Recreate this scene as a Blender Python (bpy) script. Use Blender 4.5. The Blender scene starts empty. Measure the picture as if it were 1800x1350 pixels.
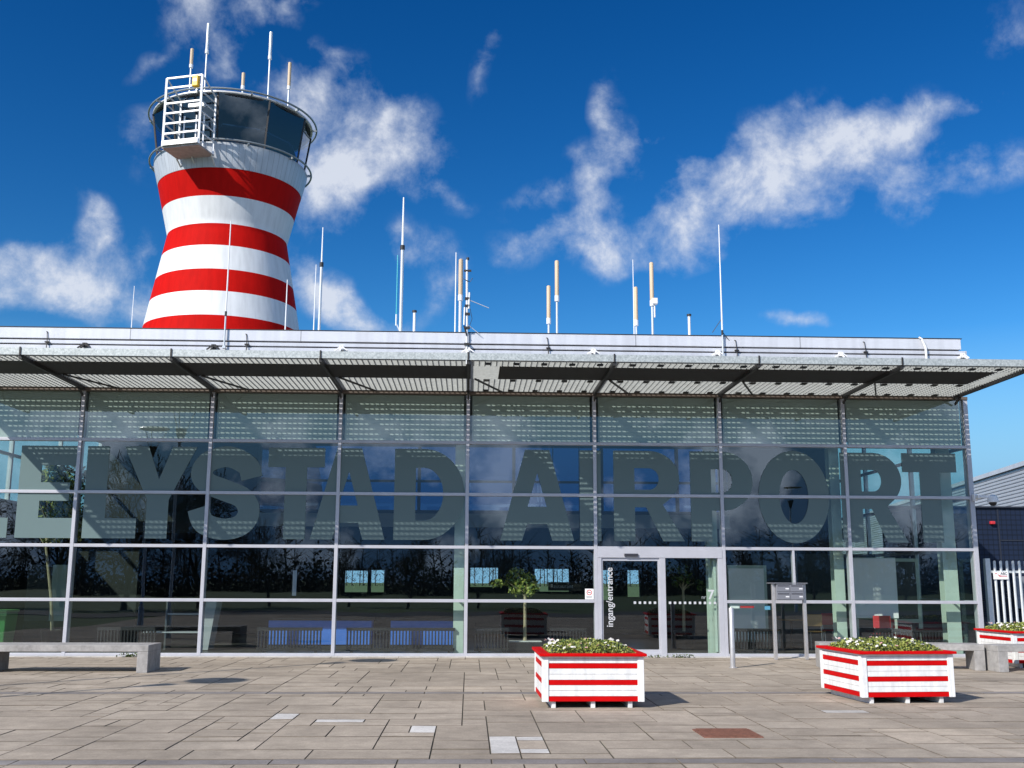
import bpy, bmesh, math, random
from mathutils import Vector, Matrix
from mathutils.geometry import tessellate_polygon
random.seed(7)
S = bpy.context.scene
COL = S.collection
PI = math.pi

# ---------------------------------------------------------------- camera
f_px, cx, cz, D = 1864.01, 0.0649, 1.6997, 24.886
pit, yaw, rol = 0.183443, 0.039142, 0.00393
F = Vector((math.sin(yaw)*math.cos(pit), math.cos(yaw)*math.cos(pit), math.sin(pit)))
R = Vector((math.cos(yaw), -math.sin(yaw), 0)); U = R.cross(F)
R2 = R*math.cos(rol)+U*math.sin(rol); U2 = U*math.cos(rol)-R*math.sin(rol)
cam = bpy.data.cameras.new('camera'); cam.sensor_width = 36; cam.lens = 36*f_px/1800
cam.clip_end = 2000
co = bpy.data.objects.new('camera', cam); COL.objects.link(co)
M = Matrix((R2, U2, -F)).transposed().to_4x4(); M.translation = Vector((cx, -D, cz))
co.matrix_world = M
S.camera = co

# ---------------------------------------------------------------- sun, sky, exposure
LIGHT = Vector((1.0, 1.0, -1.0)).normalized()
sl = bpy.data.lights.new('sun', 'SUN'); sl.energy = 5.0; sl.angle = math.radians(0.5); sl.color = (1, .95, .88)
so = bpy.data.objects.new('sun', sl); COL.objects.link(so)
so.rotation_mode = 'QUATERNION'; so.rotation_quaternion = LIGHT.to_track_quat('-Z', 'Y'); so.location = (-30, -50, 60)
S.view_settings.view_transform = 'Standard'; S.view_settings.look = 'None'
S.view_settings.exposure = 0.2; S.view_settings.gamma = 1.0; S.view_settings.use_curve_mapping = False

w = bpy.data.worlds.new('World'); S.world = w; w.use_nodes = True
wn = w.node_tree.nodes; wl = w.node_tree.links
for n in list(wn): wn.remove(n)
def N(t, **k):
    n = wn.new(t)
    for a, b in k.items(): setattr(n, a, b)
    return n
def mth(op, a, b=None, clamp=False):
    n = N('ShaderNodeMath', operation=op); n.use_clamp = clamp
    for i, v in enumerate((a, b)):
        if v is None: continue
        if isinstance(v, (int, float)): n.inputs[i].default_value = v
        else: wl.new(v, n.inputs[i])
    return n.outputs[0]
SKY = N('ShaderNodeTexSky', sky_type='NISHITA'); SKY.sun_disc = False
SKY.sun_elevation = math.asin(-LIGHT.z); SKY.sun_rotation = math.radians(225)
SKY.altitude = 300; SKY.air_density = 1.0; SKY.dust_density = 0.25; SKY.ozone_density = 2.0
tint = N('ShaderNodeMix', data_type='RGBA', blend_type='MULTIPLY'); tint.inputs[0].default_value = 1
tint.inputs[7].default_value = (0.75, 0.90, 1.02, 1)
hs = N('ShaderNodeHueSaturation'); hs.inputs['Saturation'].default_value = 1.42; wl.new(SKY.outputs[0], hs.inputs['Color'])
wl.new(hs.outputs[0], tint.inputs[6])
gam = N('ShaderNodeGamma'); gam.inputs[1].default_value = 1.4; wl.new(tint.outputs[2], gam.inputs[0])
tin2 = N('ShaderNodeMix', data_type='RGBA', blend_type='MULTIPLY'); tin2.inputs[0].default_value = 1; tin2.inputs[7].default_value = (.95, .72, .56, 1)
wl.new(gam.outputs[0], tin2.inputs[6])
geo = N('ShaderNodeTexCoord'); sep = N('ShaderNodeSeparateXYZ'); wl.new(geo.outputs['Generated'], sep.inputs[0])
az = mth('ARCTAN2', sep.outputs[0], sep.outputs[1]); el = mth('ARCSINE', sep.outputs[2])
ae = N('ShaderNodeCombineXYZ'); wl.new(az, ae.inputs[0]); wl.new(el, ae.inputs[1])
# clouds: azimuth, elevation, half widths (degrees), tilt (degrees), weight
CL = [(17.7,21.6,4.8,2.2,12,1), (14.6,20.6,2.9,1.6,10,0.9), (20.2,23.1,4.2,1.5,10,0.9), (23.1,22.5,3.1,1.3,15,0.75), (16.5,24.6,2.0,1.0,25,0.6), (19.4,25.0,1.3,0.6,40,0.4), (27.5,23.2,1.2,0.7,0,0.5), (26.3,20.0,3.8,0.8,15,0.42), (24.4,20.5,2.2,1.2,10,0.5), (11.6,19.0,2.2,1.3,35,0.8), (13.1,20.4,1.9,1.2,20,0.75), (14.4,21.9,1.3,0.9,0,0.6), (17.4,19.8,2.5,1.0,5,0.8), (6.7,18.6,2.0,1.5,0,0.85), (5.1,18.1,3.0,1.1,5,0.75), (5.9,21.0,1.0,1.8,5,0.7), (7.4,24.0,0.8,2.2,-8,0.55), (6.8,16.8,1.9,1.0,0,0.65), (3.2,20.4,1.9,0.7,10,0.4), (8.4,22.7,1.5,1.3,0,0.45), (10.1,23.0,1.1,0.5,0,0.35), (8.1,17.6,1.6,1.2,0,0.7), (2.2,18.3,1.6,0.7,0,0.4), (-6.3,23.5,3.4,2.5,-20,1), (-7.4,21.3,2.6,1.6,0,0.9), (-9.3,25.2,2.3,1.2,-20,0.75), (-4.3,22.8,1.9,1.3,-20,0.7), (-5.5,20.8,2.2,0.9,0,0.6), (-1.7,20.6,1.2,0.6,0,0.4), (-8.6,20.0,1.6,1.2,0,0.7), (-8.2,15.9,2.3,1.3,-35,0.85), (-6.4,14.6,2.2,1.0,-25,0.7), (-2.1,16.1,1.1,1.6,-15,0.6), (-2.9,18.2,0.9,0.8,0,0.35), (-4.4,14.2,1.2,0.6,0,0.4), (-22.1,14.2,3.5,1.3,0,0.95), (-20.3,16.8,1.1,1.8,5,0.85), (-22.8,15.1,2.5,1.1,10,0.75), (-19.2,14.2,2.5,1.2,0,0.7), (-17.5,15.9,1.1,1.1,40,0.55), (-18.0,13.6,1.8,0.7,0,0.5), (-23.7,13.1,2.1,0.9,0,0.7), (-16.1,28.1,1.5,1.5,30,0.8), (-14.1,26.4,1.3,1.6,40,0.7), (-13.2,29.1,2.4,0.7,-5,0.65), (-17.8,25.8,1.0,0.5,20,0.35), (-11.0,29.5,1.9,0.4,0,0.5), (-16.1,27.1,1.0,1.2,60,0.6), (0.7,27.5,0.7,1.3,0,0.32), (-8.1,26.9,0.7,0.5,0,0.4), (18.8,12.9,1.5,0.5,0,0.7), (29.7,26.8,1.2,1.8,0,0.35), (-17.7,21.7,1.1,1.4,0,0.4), (-9.0,27.6,0.6,0.4,0,0.3)]
nz1 = N('ShaderNodeTexNoise'); nz1.inputs['Scale'].default_value = 17; nz1.inputs['Detail'].default_value = 9; nz1.inputs['Roughness'].default_value = .62
nz1.inputs['Distortion'].default_value = .15
wl.new(geo.outputs['Generated'], nz1.inputs['Vector'])
nz2 = N('ShaderNodeTexNoise'); nz2.inputs['Scale'].default_value = 10; nz2.inputs['Detail'].default_value = 2.5; nz2.inputs['Roughness'].default_value = .5
wl.new(geo.outputs['Generated'], nz2.inputs['Vector'])
# warp the coordinates so that no cloud outline is an ellipse
ws = N('ShaderNodeVectorMath', operation='SUBTRACT'); wl.new(nz2.outputs['Color'], ws.inputs[0]); ws.inputs[1].default_value = (.5, .5, .5)
wm = N('ShaderNodeVectorMath', operation='SCALE'); wl.new(ws.outputs[0], wm.inputs[0]); wm.inputs['Scale'].default_value = .10
wa = N('ShaderNodeVectorMath', operation='ADD'); wl.new(ae.outputs[0], wa.inputs[0]); wl.new(wm.outputs[0], wa.inputs[1])
flat = N('ShaderNodeVectorMath', operation='MULTIPLY'); wl.new(wa.outputs[0], flat.inputs[0]); flat.inputs[1].default_value = (1, 1, 0)
tot = None
for a, e, wx, wy, ti, wt in CL:
    mp = N('ShaderNodeMapping', vector_type='TEXTURE')
    mp.inputs['Location'].default_value = (math.radians(a), math.radians(e), 0)
    mp.inputs['Rotation'].default_value = (0, 0, math.radians(ti))
    mp.inputs['Scale'].default_value = (math.radians(wx)*1.55, math.radians(wy)*1.55, 1)
    wl.new(flat.outputs[0], mp.inputs['Vector'])
    ln = N('ShaderNodeVectorMath', operation='LENGTH'); wl.new(mp.outputs[0], ln.inputs[0])
    v = mth('MULTIPLY', mth('SUBTRACT', 1.0, ln.outputs['Value'], True), wt)
    tot = v if tot is None else mth('ADD', tot, mth('MULTIPLY', v, mth('SUBTRACT', 1.0, mth('MULTIPLY', tot, .8, True))))
nb = mth('MULTIPLY', mth('SUBTRACT', nz1.outputs[0], .5), 2.6)
nzf = N('ShaderNodeTexNoise'); nzf.inputs['Scale'].default_value = 46; nzf.inputs['Detail'].default_value = 7; nzf.inputs['Roughness'].default_value = .7
wl.new(geo.outputs['Generated'], nzf.inputs['Vector'])
nb = mth('ADD', nb, mth('MULTIPLY', mth('SUBTRACT', nzf.outputs[0], .5), .6))
front = mth('MULTIPLY', mth('ADD', mth('MINIMUM', tot, .95), mth('SUBTRACT', nb, .05)), .85, True)
front = mth('MULTIPLY', mth('POWER', front, 1.45), 1.22, True)
front = mth('MULTIPLY', front, mth('MULTIPLY', tot, 3.6, True))
# the half of the sky behind the viewer: broken cloud
nz3 = N('ShaderNodeTexNoise'); nz3.inputs['Scale'].default_value = 12; nz3.inputs['Detail'].default_value = 8; nz3.inputs['Roughness'].default_value = .6
wl.new(geo.outputs['Generated'], nz3.inputs['Vector'])
back = mth('MULTIPLY', mth('SUBTRACT', nz3.outputs[0], .475), 6.5, True)
isb = mth('MULTIPLY', mth('SUBTRACT', .1, sep.outputs[1]), 4.0, True)
dens = mth('ADD', mth('MULTIPLY', back, isb), mth('MULTIPLY', front, mth('SUBTRACT', 1.0, isb)))
dens = mth('MULTIPLY', dens, .86)
dens = mth('MULTIPLY', dens, mth('MULTIPLY', mth('ADD', sep.outputs[2], .02), 14, True))
cm = N('ShaderNodeMix', data_type='RGBA'); wl.new(dens, cm.inputs[0]); hz = N('ShaderNodeMix', data_type='RGBA'); wl.new(mth('MULTIPLY', mth('SUBTRACT', .22, sep.outputs[2]), 7.0, True), hz.inputs[0])   # pale blue air low in the sky
hb = N('ShaderNodeMix', data_type='RGBA'); wl.new(isb, hb.inputs[0]); hb.inputs[6].default_value = (2.3, 4.7, 7.2, 1); hb.inputs[7].default_value = (1.1, 2.5, 5.0, 1)
wl.new(tin2.outputs[2], hz.inputs[6]); wl.new(hb.outputs[2], hz.inputs[7])
wl.new(hz.outputs[2], cm.inputs[6])
cc = N('ShaderNodeMix', data_type='RGBA'); wl.new(mth('MULTIPLY', mth('SUBTRACT', front, .15), 1.4, True), cc.inputs[0]); cc.inputs[6].default_value = (5.0, 5.9, 7.4, 1); cc.inputs[7].default_value = (7.1, 7.5, 8.3, 1)
ccb = N('ShaderNodeMix', data_type='RGBA', blend_type='MULTIPLY'); wl.new(isb, ccb.inputs[0]); wl.new(cc.outputs[2], ccb.inputs[6]); ccb.inputs[7].default_value = (2.8, 2.8, 2.75, 1)   # clouds on the sun's side are brighter
wl.new(ccb.outputs[2], cm.inputs[7])
bg = N('ShaderNodeBackground'); bg.inputs[1].default_value = 0.095; wl.new(cm.outputs[2], bg.inputs[0])
wo = N('ShaderNodeOutputWorld'); wl.new(bg.outputs[0], wo.inputs[0])

# ---------------------------------------------------------------- materials
MAT = {}
def mat(name, col, rough=.6, metal=0., noise=0., nscale=6., spec=.5, bump=0., bscale=40., col2=None):
    m = bpy.data.materials.new(name); m.use_nodes = True
    nt = m.node_tree; b = nt.nodes['Principled BSDF']
    b.inputs['Base Color'].default_value = (*col, 1); b.inputs['Roughness'].default_value = rough
    b.inputs['Metallic'].default_value = metal; b.inputs['Specular IOR Level'].default_value = spec
    tc = nt.nodes.new('ShaderNodeTexCoord')
    if noise:
        n = nt.nodes.new('ShaderNodeTexNoise'); n.inputs['Scale'].default_value = nscale; n.inputs['Detail'].default_value = 8; n.inputs['Roughness'].default_value = .65
        nt.links.new(tc.outputs['Object'], n.inputs['Vector'])
        r = nt.nodes.new('ShaderNodeMapRange'); r.inputs[1].default_value = .3; r.inputs[2].default_value = .7
        nt.links.new(n.outputs[0], r.inputs[0])
        x = nt.nodes.new('ShaderNodeMix'); x.data_type = 'RGBA'
        c2 = col2 or tuple(c*(1-noise) for c in col)
        x.inputs[6].default_value = (*c2, 1); x.inputs[7].default_value = (*[min(1, c*(1+noise*.5)) for c in col], 1)
        nt.links.new(r.outputs[0], x.inputs[0]); nt.links.new(x.outputs[2], b.inputs['Base Color'])
    if bump:
        n2 = nt.nodes.new('ShaderNodeTexNoise'); n2.inputs['Scale'].default_value = bscale; n2.inputs['Detail'].default_value = 6
        nt.links.new(tc.outputs['Object'], n2.inputs['Vector'])
        bp = nt.nodes.new('ShaderNodeBump'); bp.inputs['Strength'].default_value = bump; bp.inputs['Distance'].default_value = .02
        nt.links.new(n2.outputs[0], bp.inputs['Height']); nt.links.new(bp.outputs[0], b.inputs['Normal'])
    MAT[name] = m
    return m
def streaks(name, lo=.90, hi=1.02, sc=(5, 5, .22)):
    m = MAT[name]; nt = m.node_tree; b = nt.nodes['Principled BSDF']        # rain marks running down
    tc = nt.nodes.new('ShaderNodeTexCoord'); mp = nt.nodes.new('ShaderNodeMapping'); mp.inputs['Scale'].default_value = sc
    nt.links.new(tc.outputs['Object'], mp.inputs['Vector'])
    n = nt.nodes.new('ShaderNodeTexNoise'); n.inputs['Scale'].default_value = 1.0; n.inputs['Detail'].default_value = 6; nt.links.new(mp.outputs[0], n.inputs['Vector'])
    r = nt.nodes.new('ShaderNodeMapRange'); r.inputs[1].default_value = .35; r.inputs[2].default_value = .6; r.inputs[3].default_value = lo; r.inputs[4].default_value = hi
    nt.links.new(n.outputs[0], r.inputs[0])
    x = nt.nodes.new('ShaderNodeMix'); x.data_type = 'RGBA'; x.blend_type = 'MULTIPLY'; x.inputs[0].default_value = 1
    if b.inputs['Base Color'].is_linked: nt.links.new(b.inputs['Base Color'].links[0].from_socket, x.inputs[6])
    else: x.inputs[6].default_value = b.inputs['Base Color'].default_value
    nt.links.new(r.outputs[0], x.inputs[7]); nt.links.new(x.outputs[2], b.inputs['Base Color'])
def seams(name, axis_fn, period, width, dark=.55):
    """darken narrow lines every `period` along an object axis ('X','Y','Z') or round the z axis ('A', period in degrees)"""
    m = MAT[name]; nt = m.node_tree; b = nt.nodes['Principled BSDF']
    tc = nt.nodes.new('ShaderNodeTexCoord'); sp = nt.nodes.new('ShaderNodeSeparateXYZ'); nt.links.new(tc.outputs['Object'], sp.inputs[0])
    def mm(op, a, c=None):
        n = nt.nodes.new('ShaderNodeMath'); n.operation = op
        for i, v in enumerate((a, c)):
            if v is None: continue
            if isinstance(v, (int, float)): n.inputs[i].default_value = v
            else: nt.links.new(v, n.inputs[i])
        return n.outputs[0]
    if axis_fn == 'A':
        v = mm('MULTIPLY', mm('ARCTAN2', sp.outputs[0], sp.outputs[1]), 180/PI)
    else: v = sp.outputs['XYZ'.index(axis_fn)]
    fr = mm('FRACT', mm('DIVIDE', mm('ADD', v, 1000*period), period))
    ln = mm('LESS_THAN', fr, width/period)
    x = nt.nodes.new('ShaderNodeMix'); x.data_type = 'RGBA'; x.blend_type = 'MULTIPLY'
    nt.links.new(ln, x.inputs[0]); x.inputs[7].default_value = (dark, dark, dark, 1)
    if b.inputs['Base Color'].is_linked:
        nt.links.new(b.inputs['Base Color'].links[0].from_socket, x.inputs[6])
    else: x.inputs[6].default_value = b.inputs['Base Color'].default_value
    nt.links.new(x.outputs[2], b.inputs['Base Color'])
def glass(name, tintc, ior, rough=0.0):
    m = bpy.data.materials.new(name); m.use_nodes = True; nt = m.node_tree
    for n in list(nt.nodes): nt.nodes.remove(n)
    t = nt.nodes.new('ShaderNodeBsdfTransparent'); t.inputs[0].default_value = (*tintc, 1)
    g = nt.nodes.new('ShaderNodeBsdfGlossy'); g.inputs['Roughness'].default_value = rough; g.inputs[0].default_value = (.9, .96, 1, 1)
    tc = nt.nodes.new('ShaderNodeTexCoord'); nz = nt.nodes.new('ShaderNodeTexNoise'); nz.inputs['Scale'].default_value = .55; nz.inputs['Detail'].default_value = 1
    nt.links.new(tc.outputs['Object'], nz.inputs['Vector'])
    bp = nt.nodes.new('ShaderNodeBump'); bp.inputs['Strength'].default_value = .06; bp.inputs['Distance'].default_value = .05
    nt.links.new(nz.outputs[0], bp.inputs['Height']); nt.links.new(bp.outputs[0], g.inputs['Normal'])
    gn = nt.nodes.new('ShaderNodeNewGeometry'); dt = nt.nodes.new('ShaderNodeVectorMath'); dt.operation = 'DOT_PRODUCT'
    nt.links.new(gn.outputs['Incoming'], dt.inputs[0]); nt.links.new(gn.outputs['Normal'], dt.inputs[1])
    f0 = ((ior-1)/(ior+1))**2
    def mm(op, a, c=None):
        n = nt.nodes.new('ShaderNodeMath'); n.operation = op
        for i, v in enumerate((a, c)):
            if v is None: continue
            if isinstance(v, (int, float)): n.inputs[i].default_value = v
            else: nt.links.new(v, n.inputs[i])
        return n.outputs[0]
    sch = mm('ADD', mm('MULTIPLY', mm('POWER', mm('SUBTRACT', 1.0, mm('ABSOLUTE', dt.outputs['Value'])), 5.0), 1-f0), f0)   # Schlick, same from both sides
    mx = nt.nodes.new('ShaderNodeMixShader'); nt.links.new(sch, mx.inputs[0])
    nt.links.new(t.outputs[0], mx.inputs[1]); nt.links.new(g.outputs[0], mx.inputs[2])
    o = nt.nodes.new('ShaderNodeOutputMaterial'); nt.links.new(mx.outputs[0], o.inputs[0])
    MAT[name] = m
def film(name, col, trans):
    m = bpy.data.materials.new(name); m.use_nodes = True; nt = m.node_tree
    for n in list(nt.nodes): nt.nodes.remove(n)
    d = nt.nodes.new('ShaderNodeBsdfDiffuse'); d.inputs[0].default_value = (*col, 1)
    t = nt.nodes.new('ShaderNodeBsdfTranslucent'); t.inputs[0].default_value = (*col, 1)
    mx = nt.nodes.new('ShaderNodeMixShader'); mx.inputs[0].default_value = trans
    nt.links.new(d.outputs[0], mx.inputs[1]); nt.links.new(t.outputs[0], mx.inputs[2])
    o = nt.nodes.new('ShaderNodeOutputMaterial'); nt.links.new(mx.outputs[0], o.inputs[0]); MAT[name] = m

mat('aluminium', (.50, .50, .54), .42, .25, .08, 3)
mat('fascia_metal', (.66, .67, .71), .4, .15, .05, .8); seams('fascia_metal', 'X', 4.0, .02, .45)
mat('rail_metal', (.62, .63, .67), .4, .2, .06, 2)
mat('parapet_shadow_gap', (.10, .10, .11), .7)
mat('galvanised', (.50, .53, .52), .55, .35, .35, 26, col2=(.27, .30, .30))
mat('grating_steel', (.40, .42, .41), .6, .1, .2, 8)
mat('dark_steel', (.035, .033, .032), .55, .3, .2, 5)
mat('plate_dark', (.018, .016, .015), .7)
mat('rail_brown', (.14, .11, .09), .55, .2)
mat('column_green', (.42, .50, .44), .5, 0, .08, 3)
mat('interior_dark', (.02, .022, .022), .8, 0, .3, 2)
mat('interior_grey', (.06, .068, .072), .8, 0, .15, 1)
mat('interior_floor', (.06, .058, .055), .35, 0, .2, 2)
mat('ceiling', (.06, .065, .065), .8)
mat('mezzanine_grey', (.32, .34, .36), .7)
mat('mezzanine_pale', (.52, .53, .55), .6)
mat('blue_panel', (.05, .17, .60), .45, 0, .15, 1.5)
mat('white_paint', (.80, .80, .80), .5, 0, .06, 5)
mat('planter_white', (.78, .78, .765), .5, 0, .13, 7, bump=.12, bscale=25)
mat('planter_red', (.52, .003, .004), .55, 0, .15, 4, spec=.08, bump=.08, bscale=20)
mat('tower_white', (.70, .71, .71), .55, 0, .05, .6)
mat('tower_red', (.50, .006, .004), .7, 0, .12, .7, spec=.06)
seams('tower_white', 'A', 6.0, .16, .90); seams('tower_red', 'A', 6.0, .16, .88)
mat('tower_grey', (.50, .53, .57), .45, .15, .06, 1); seams('tower_grey', 'A', 4.5, .28, .55)
mat('cage_metal', (.72, .73, .74), .4, .2, .1, 8)
mat('rail_tube', (.30, .33, .34), .4, .5)
mat('cab_floor', (.05, .05, .055), .7)
mat('underside_rust', (.42, .36, .34), .7, 0, .3, 5)
mat('yellow_paint', (.75, .45, .02), .4)
mat('antenna_tan', (.55, .42, .28), .55)
mat('antenna_white', (.75, .76, .77), .45)
mat('antenna_grey', (.60, .63, .65), .4, .4)
mat('antenna_teal', (.05, .42, .48), .5)
mat('black_rubber', (.015, .015, .016), .5)
mat('concrete_bench', (.34, .325, .31), .85, 0, .25, 12, bump=.3, bscale=60)
mat('stainless', (.55, .53, .52), .38, .6, .15, 8)
mat('mailbox_grey', (.22, .225, .25), .45, .2)
mat('rust_grate', (.20, .085, .055), .8, 0, .45, 18)
mat('cladding_grey', (.46, .48, .52), .45, .15, .05, .5)
mat('cladding_blue', (.010, .019, .046), .6, 0, .15, 1, spec=.3)
seams('cladding_blue', 'Z', .16, .03, .4); seams('cladding_blue', 'X', .16, .03, .5)
mat('shed_dark', (.018, .022, .035), .6)
mat('palisade', (.66, .69, .70), .45, .3, .12, 10)
mat('sign_white', (.80, .80, .80), .5)
mat('sign_red', (.55, .03, .04), .5)
mat('sign_dark', (.03, .03, .04), .5)
mat('sign_blue', (.15, .42, .70), .5)
mat('wood_orange', (.42, .23, .07), .5, 0, .2, 6)
mat('bin_green', (.02, .15, .03), .45)
mat('bin_lid', (.10, .26, .08), .5)
mat('radiator_black', (.006, .006, .007), .5)
mat('bark_pale', (.36, .30, .20), .8, 0, .3, 14)
mat('bark', (.035, .028, .022), .9, 0, .3, 5)
mat('soil', (.05, .035, .025), .95)
mat('pebbles_white', (.6, .6, .58), .8, 0, .3, 40)
mat('leaf', (.10, .16, .035), .5, 0, .35, 9); mat('leaf_light', (.30, .33, .07), .55, 0, .35, 9)
mat('leaf_dark', (.02, .035, .012), .5, 0, .3, 9)
mat('petal', (.78, .74, .68), .6)
mat('petal_pink', (.62, .36, .34), .6)
mat('grass', (.055, .095, .02), .9, 0, .35, .15, bump=.4, bscale=30)
mat('asphalt', (.055, .055, .058), .85, 0, .2, 2, bump=.2, bscale=120)
mat('wood_far', (.022, .02, .016), .95, 0, .4, .2)
mat('joint_sand', (.05, .042, .03), .95, 0, .5, 1.5, col2=(.02, .022, .012))
mat('moss', (.07, .10, .02), .9)
glass('facade_glass', (.83, .91, .87), 1.9)
glass('rear_glass', (.13, .26, .42), 1.6)
glass('cab_glass', (.30, .52, .75), 1.7)
film('letter_film', (.152, .212, .214), .04)
film('blind_film', (.40, .43, .42), .02)
# paving slabs: a different tone for each slab, stains across them
def paving(name, c1, c2):
    m = bpy.data.materials.new(name); m.use_nodes = True; nt = m.node_tree; b = nt.nodes['Principled BSDF']
    g = nt.nodes.new('ShaderNodeNewGeometry'); tc = nt.nodes.new('ShaderNodeTexCoord')
    x = nt.nodes.new('ShaderNodeMix'); x.data_type = 'RGBA'; x.inputs[6].default_value = (*c1, 1); x.inputs[7].default_value = (*c2, 1)
    nt.links.new(g.outputs['Random Per Island'], x.inputs[0])
    def nz(sc, lo, hi, prev, det=8, rough=.6):
        n = nt.nodes.new('ShaderNodeTexNoise'); n.inputs['Scale'].default_value = sc; n.inputs['Detail'].default_value = det; n.inputs['Roughness'].default_value = rough
        nt.links.new(tc.outputs['Object'], n.inputs['Vector'])
        r = nt.nodes.new('ShaderNodeMapRange'); r.inputs[1].default_value = .32; r.inputs[2].default_value = .68; r.inputs[3].default_value = lo; r.inputs[4].default_value = hi
        nt.links.new(n.outputs[0], r.inputs[0])
        y = nt.nodes.new('ShaderNodeMix'); y.data_type = 'RGBA'; y.blend_type = 'MULTIPLY'; y.inputs[0].default_value = 1
        nt.links.new(prev, y.inputs[6]); nt.links.new(r.outputs[0], y.inputs[7]); return y.outputs[2]
    o = nz(.45, .74, 1.10, x.outputs[2]); o = nz(2.6, .82, 1.10, o); o = nz(9.0, .90, 1.06, o); o = nz(38, .80, 1.14, o, 5, .75)
    nt.links.new(o, b.inputs['Base Color']); b.inputs['Roughness'].default_value = .82; b.inputs['Specular IOR Level'].default_value = .3
    n2 = nt.nodes.new('ShaderNodeTexNoise'); n2.inputs['Scale'].default_value = 90; n2.inputs['Detail'].default_value = 4
    nt.links.new(tc.outputs['Object'], n2.inputs['Vector'])
    bp = nt.nodes.new('ShaderNodeBump'); bp.inputs['Strength'].default_value = .25; bp.inputs['Distance'].default_value = .008
    nt.links.new(n2.outputs[0], bp.inputs['Height']); nt.links.new(bp.outputs[0], b.inputs['Normal']); MAT[name] = m
for nm in ('tower_white', 'tower_red', 'tower_grey', 'fascia_metal', 'rail_metal'): streaks(nm)
streaks('planter_white', .86, 1.02, (14, 14, 1.6)); streaks('concrete_bench', .80, 1.05, (4, 4, 2))
paving('slab', (.352, .295, .232), (.442, .374, .298)); paving('slab_dark', (.22, .20, .19), (.265, .24, .225))
paving('slab_white', (.56, .53, .49), (.66, .63, .59)); paving('slab_warm', (.45, .375, .29), (.49, .41, .325))

# ---------------------------------------------------------------- mesh helpers
class MB:
    def __init__(s): s.v = []; s.f = []; s.m = []; s.mi = 0
    def add(s, vs, fs):
        k = len(s.v); s.v += [tuple(v) for v in vs]
        for f in fs: s.f.append([i+k for i in f]); s.m.append(s.mi)
    def box(s, x0, x1, y0, y1, z0, z1, mtx=None):
        vs = [Vector((x, y, z)) for z in (z0, z1) for y in (y0, y1) for x in (x0, x1)]
        if mtx: vs = [mtx @ v for v in vs]
        s.add(vs, [(0,2,3,1),(4,5,7,6),(0,1,5,4),(2,6,7,3),(0,4,6,2),(1,3,7,5)])
    def bar(s, a, b, wd, hg=None, up=Vector((0,0,1))):
        a = Vector(a); b = Vector(b); d = (b-a).normalized(); hg = hg or wd
        if abs(d.dot(up)) > .98: up = Vector((0,1,0))
        x = d.cross(up).normalized(); y = x.cross(d)
        vs = [p + x*i*wd/2 + y*j*hg/2 for p in (a, b) for j in (-1, 1) for i in (-1, 1)]
        s.add(vs, [(0,1,3,2),(4,6,7,5),(0,4,5,1),(2,3,7,6),(0,2,6,4),(1,5,7,3)])
    def tube(s, pts, r, n=8, caps=True, closed=False):
        pts = [Vector(p) for p in pts]; rs = r if isinstance(r, (list, tuple)) else [r]*len(pts)
        k = len(s.v); rings = []
        for i, p in enumerate(pts):
            if closed: d = pts[(i+1) % len(pts)]-pts[i-1]
            else: d = pts[min(i+1, len(pts)-1)]-pts[max(i-1, 0)]
            d.normalize(); up = Vector((0,0,1)) if abs(d.z) < .9 else Vector((0,1,0))
            x = d.cross(up).normalized(); y = x.cross(d)
            rings.append([p + (x*math.cos(t*2*PI/n)+y*math.sin(t*2*PI/n))*rs[i] for t in range(n)])
        for q in rings: s.v += [tuple(v) for v in q]
        L = len(pts)
        for i in range(L if closed else L-1):
            a = k+i*n; b = k+((i+1) % L)*n
            for t in range(n):
                s.f.append([a+t, a+(t+1) % n, b+(t+1) % n, b+t]); s.m.append(s.mi)
        if caps and not closed:
            s.f.append([k+t for t in range(n)][::-1]); s.m.append(s.mi)
            s.f.append([k+(L-1)*n+t for t in range(n)]); s.m.append(s.mi)
    def lathe(s, prof, n=64, mats=None, c=(0,0), caps=True):
        k = len(s.v)
        for r, z in prof:
            for t in range(n): s.v.append((c[0]+r*math.cos(t*2*PI/n), c[1]+r*math.sin(t*2*PI/n), z))
        for i in range(len(prof)-1):
            for t in range(n):
                s.f.append([k+i*n+t, k+i*n+(t+1) % n, k+(i+1)*n+(t+1) % n, k+(i+1)*n+t]); s.m.append(mats[i] if mats else s.mi)
        if caps:
            s.f.append([k+t for t in range(n)][::-1]); s.m.append(mats[0] if mats else s.mi)
            s.f.append([k+(len(prof)-1)*n+t for t in range(n)]); s.m.append(mats[-1] if mats else s.mi)
    def build(s, name, mats, parent=None, smooth=False, bevel=0, label=None):
        me = bpy.data.meshes.new(name); me.from_pydata(s.v, [], s.f); me.update()
        for m in (mats if isinstance(mats, (list, tuple)) else [mats]): me.materials.append(MAT[m])
        me.polygons.foreach_set('material_index', s.m)
        if smooth: me.polygons.foreach_set('use_smooth', [True]*len(me.polygons))
        o = bpy.data.objects.new(name, me); COL.objects.link(o)
        if parent: o.parent = parent
        if bevel:
            b = o.modifiers.new('bevel', 'BEVEL'); b.width = bevel; b.segments = 2; b.limit_method = 'ANGLE'
        if smooth and smooth != 'all':
            e = o.modifiers.new('split', 'EDGE_SPLIT'); e.split_angle = math.radians(40)
        if label: o['label'] = label
        return o
def mb(fn=None): return MB()
def tag(o, label, cat, group=None, kind=None):
    if label: o['label'] = label
    if cat: o['category'] = cat
    if group: o['group'] = group
    if kind: o['kind'] = kind
    return o
def thing(name, label, cat, loc=(0,0,0), rz=0, group=None):
    o = bpy.data.objects.new(name, None); COL.objects.link(o); o.location = loc; o.rotation_euler = (0, 0, rz); o.empty_display_size = .2
    return tag(o, label, cat, group)
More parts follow.
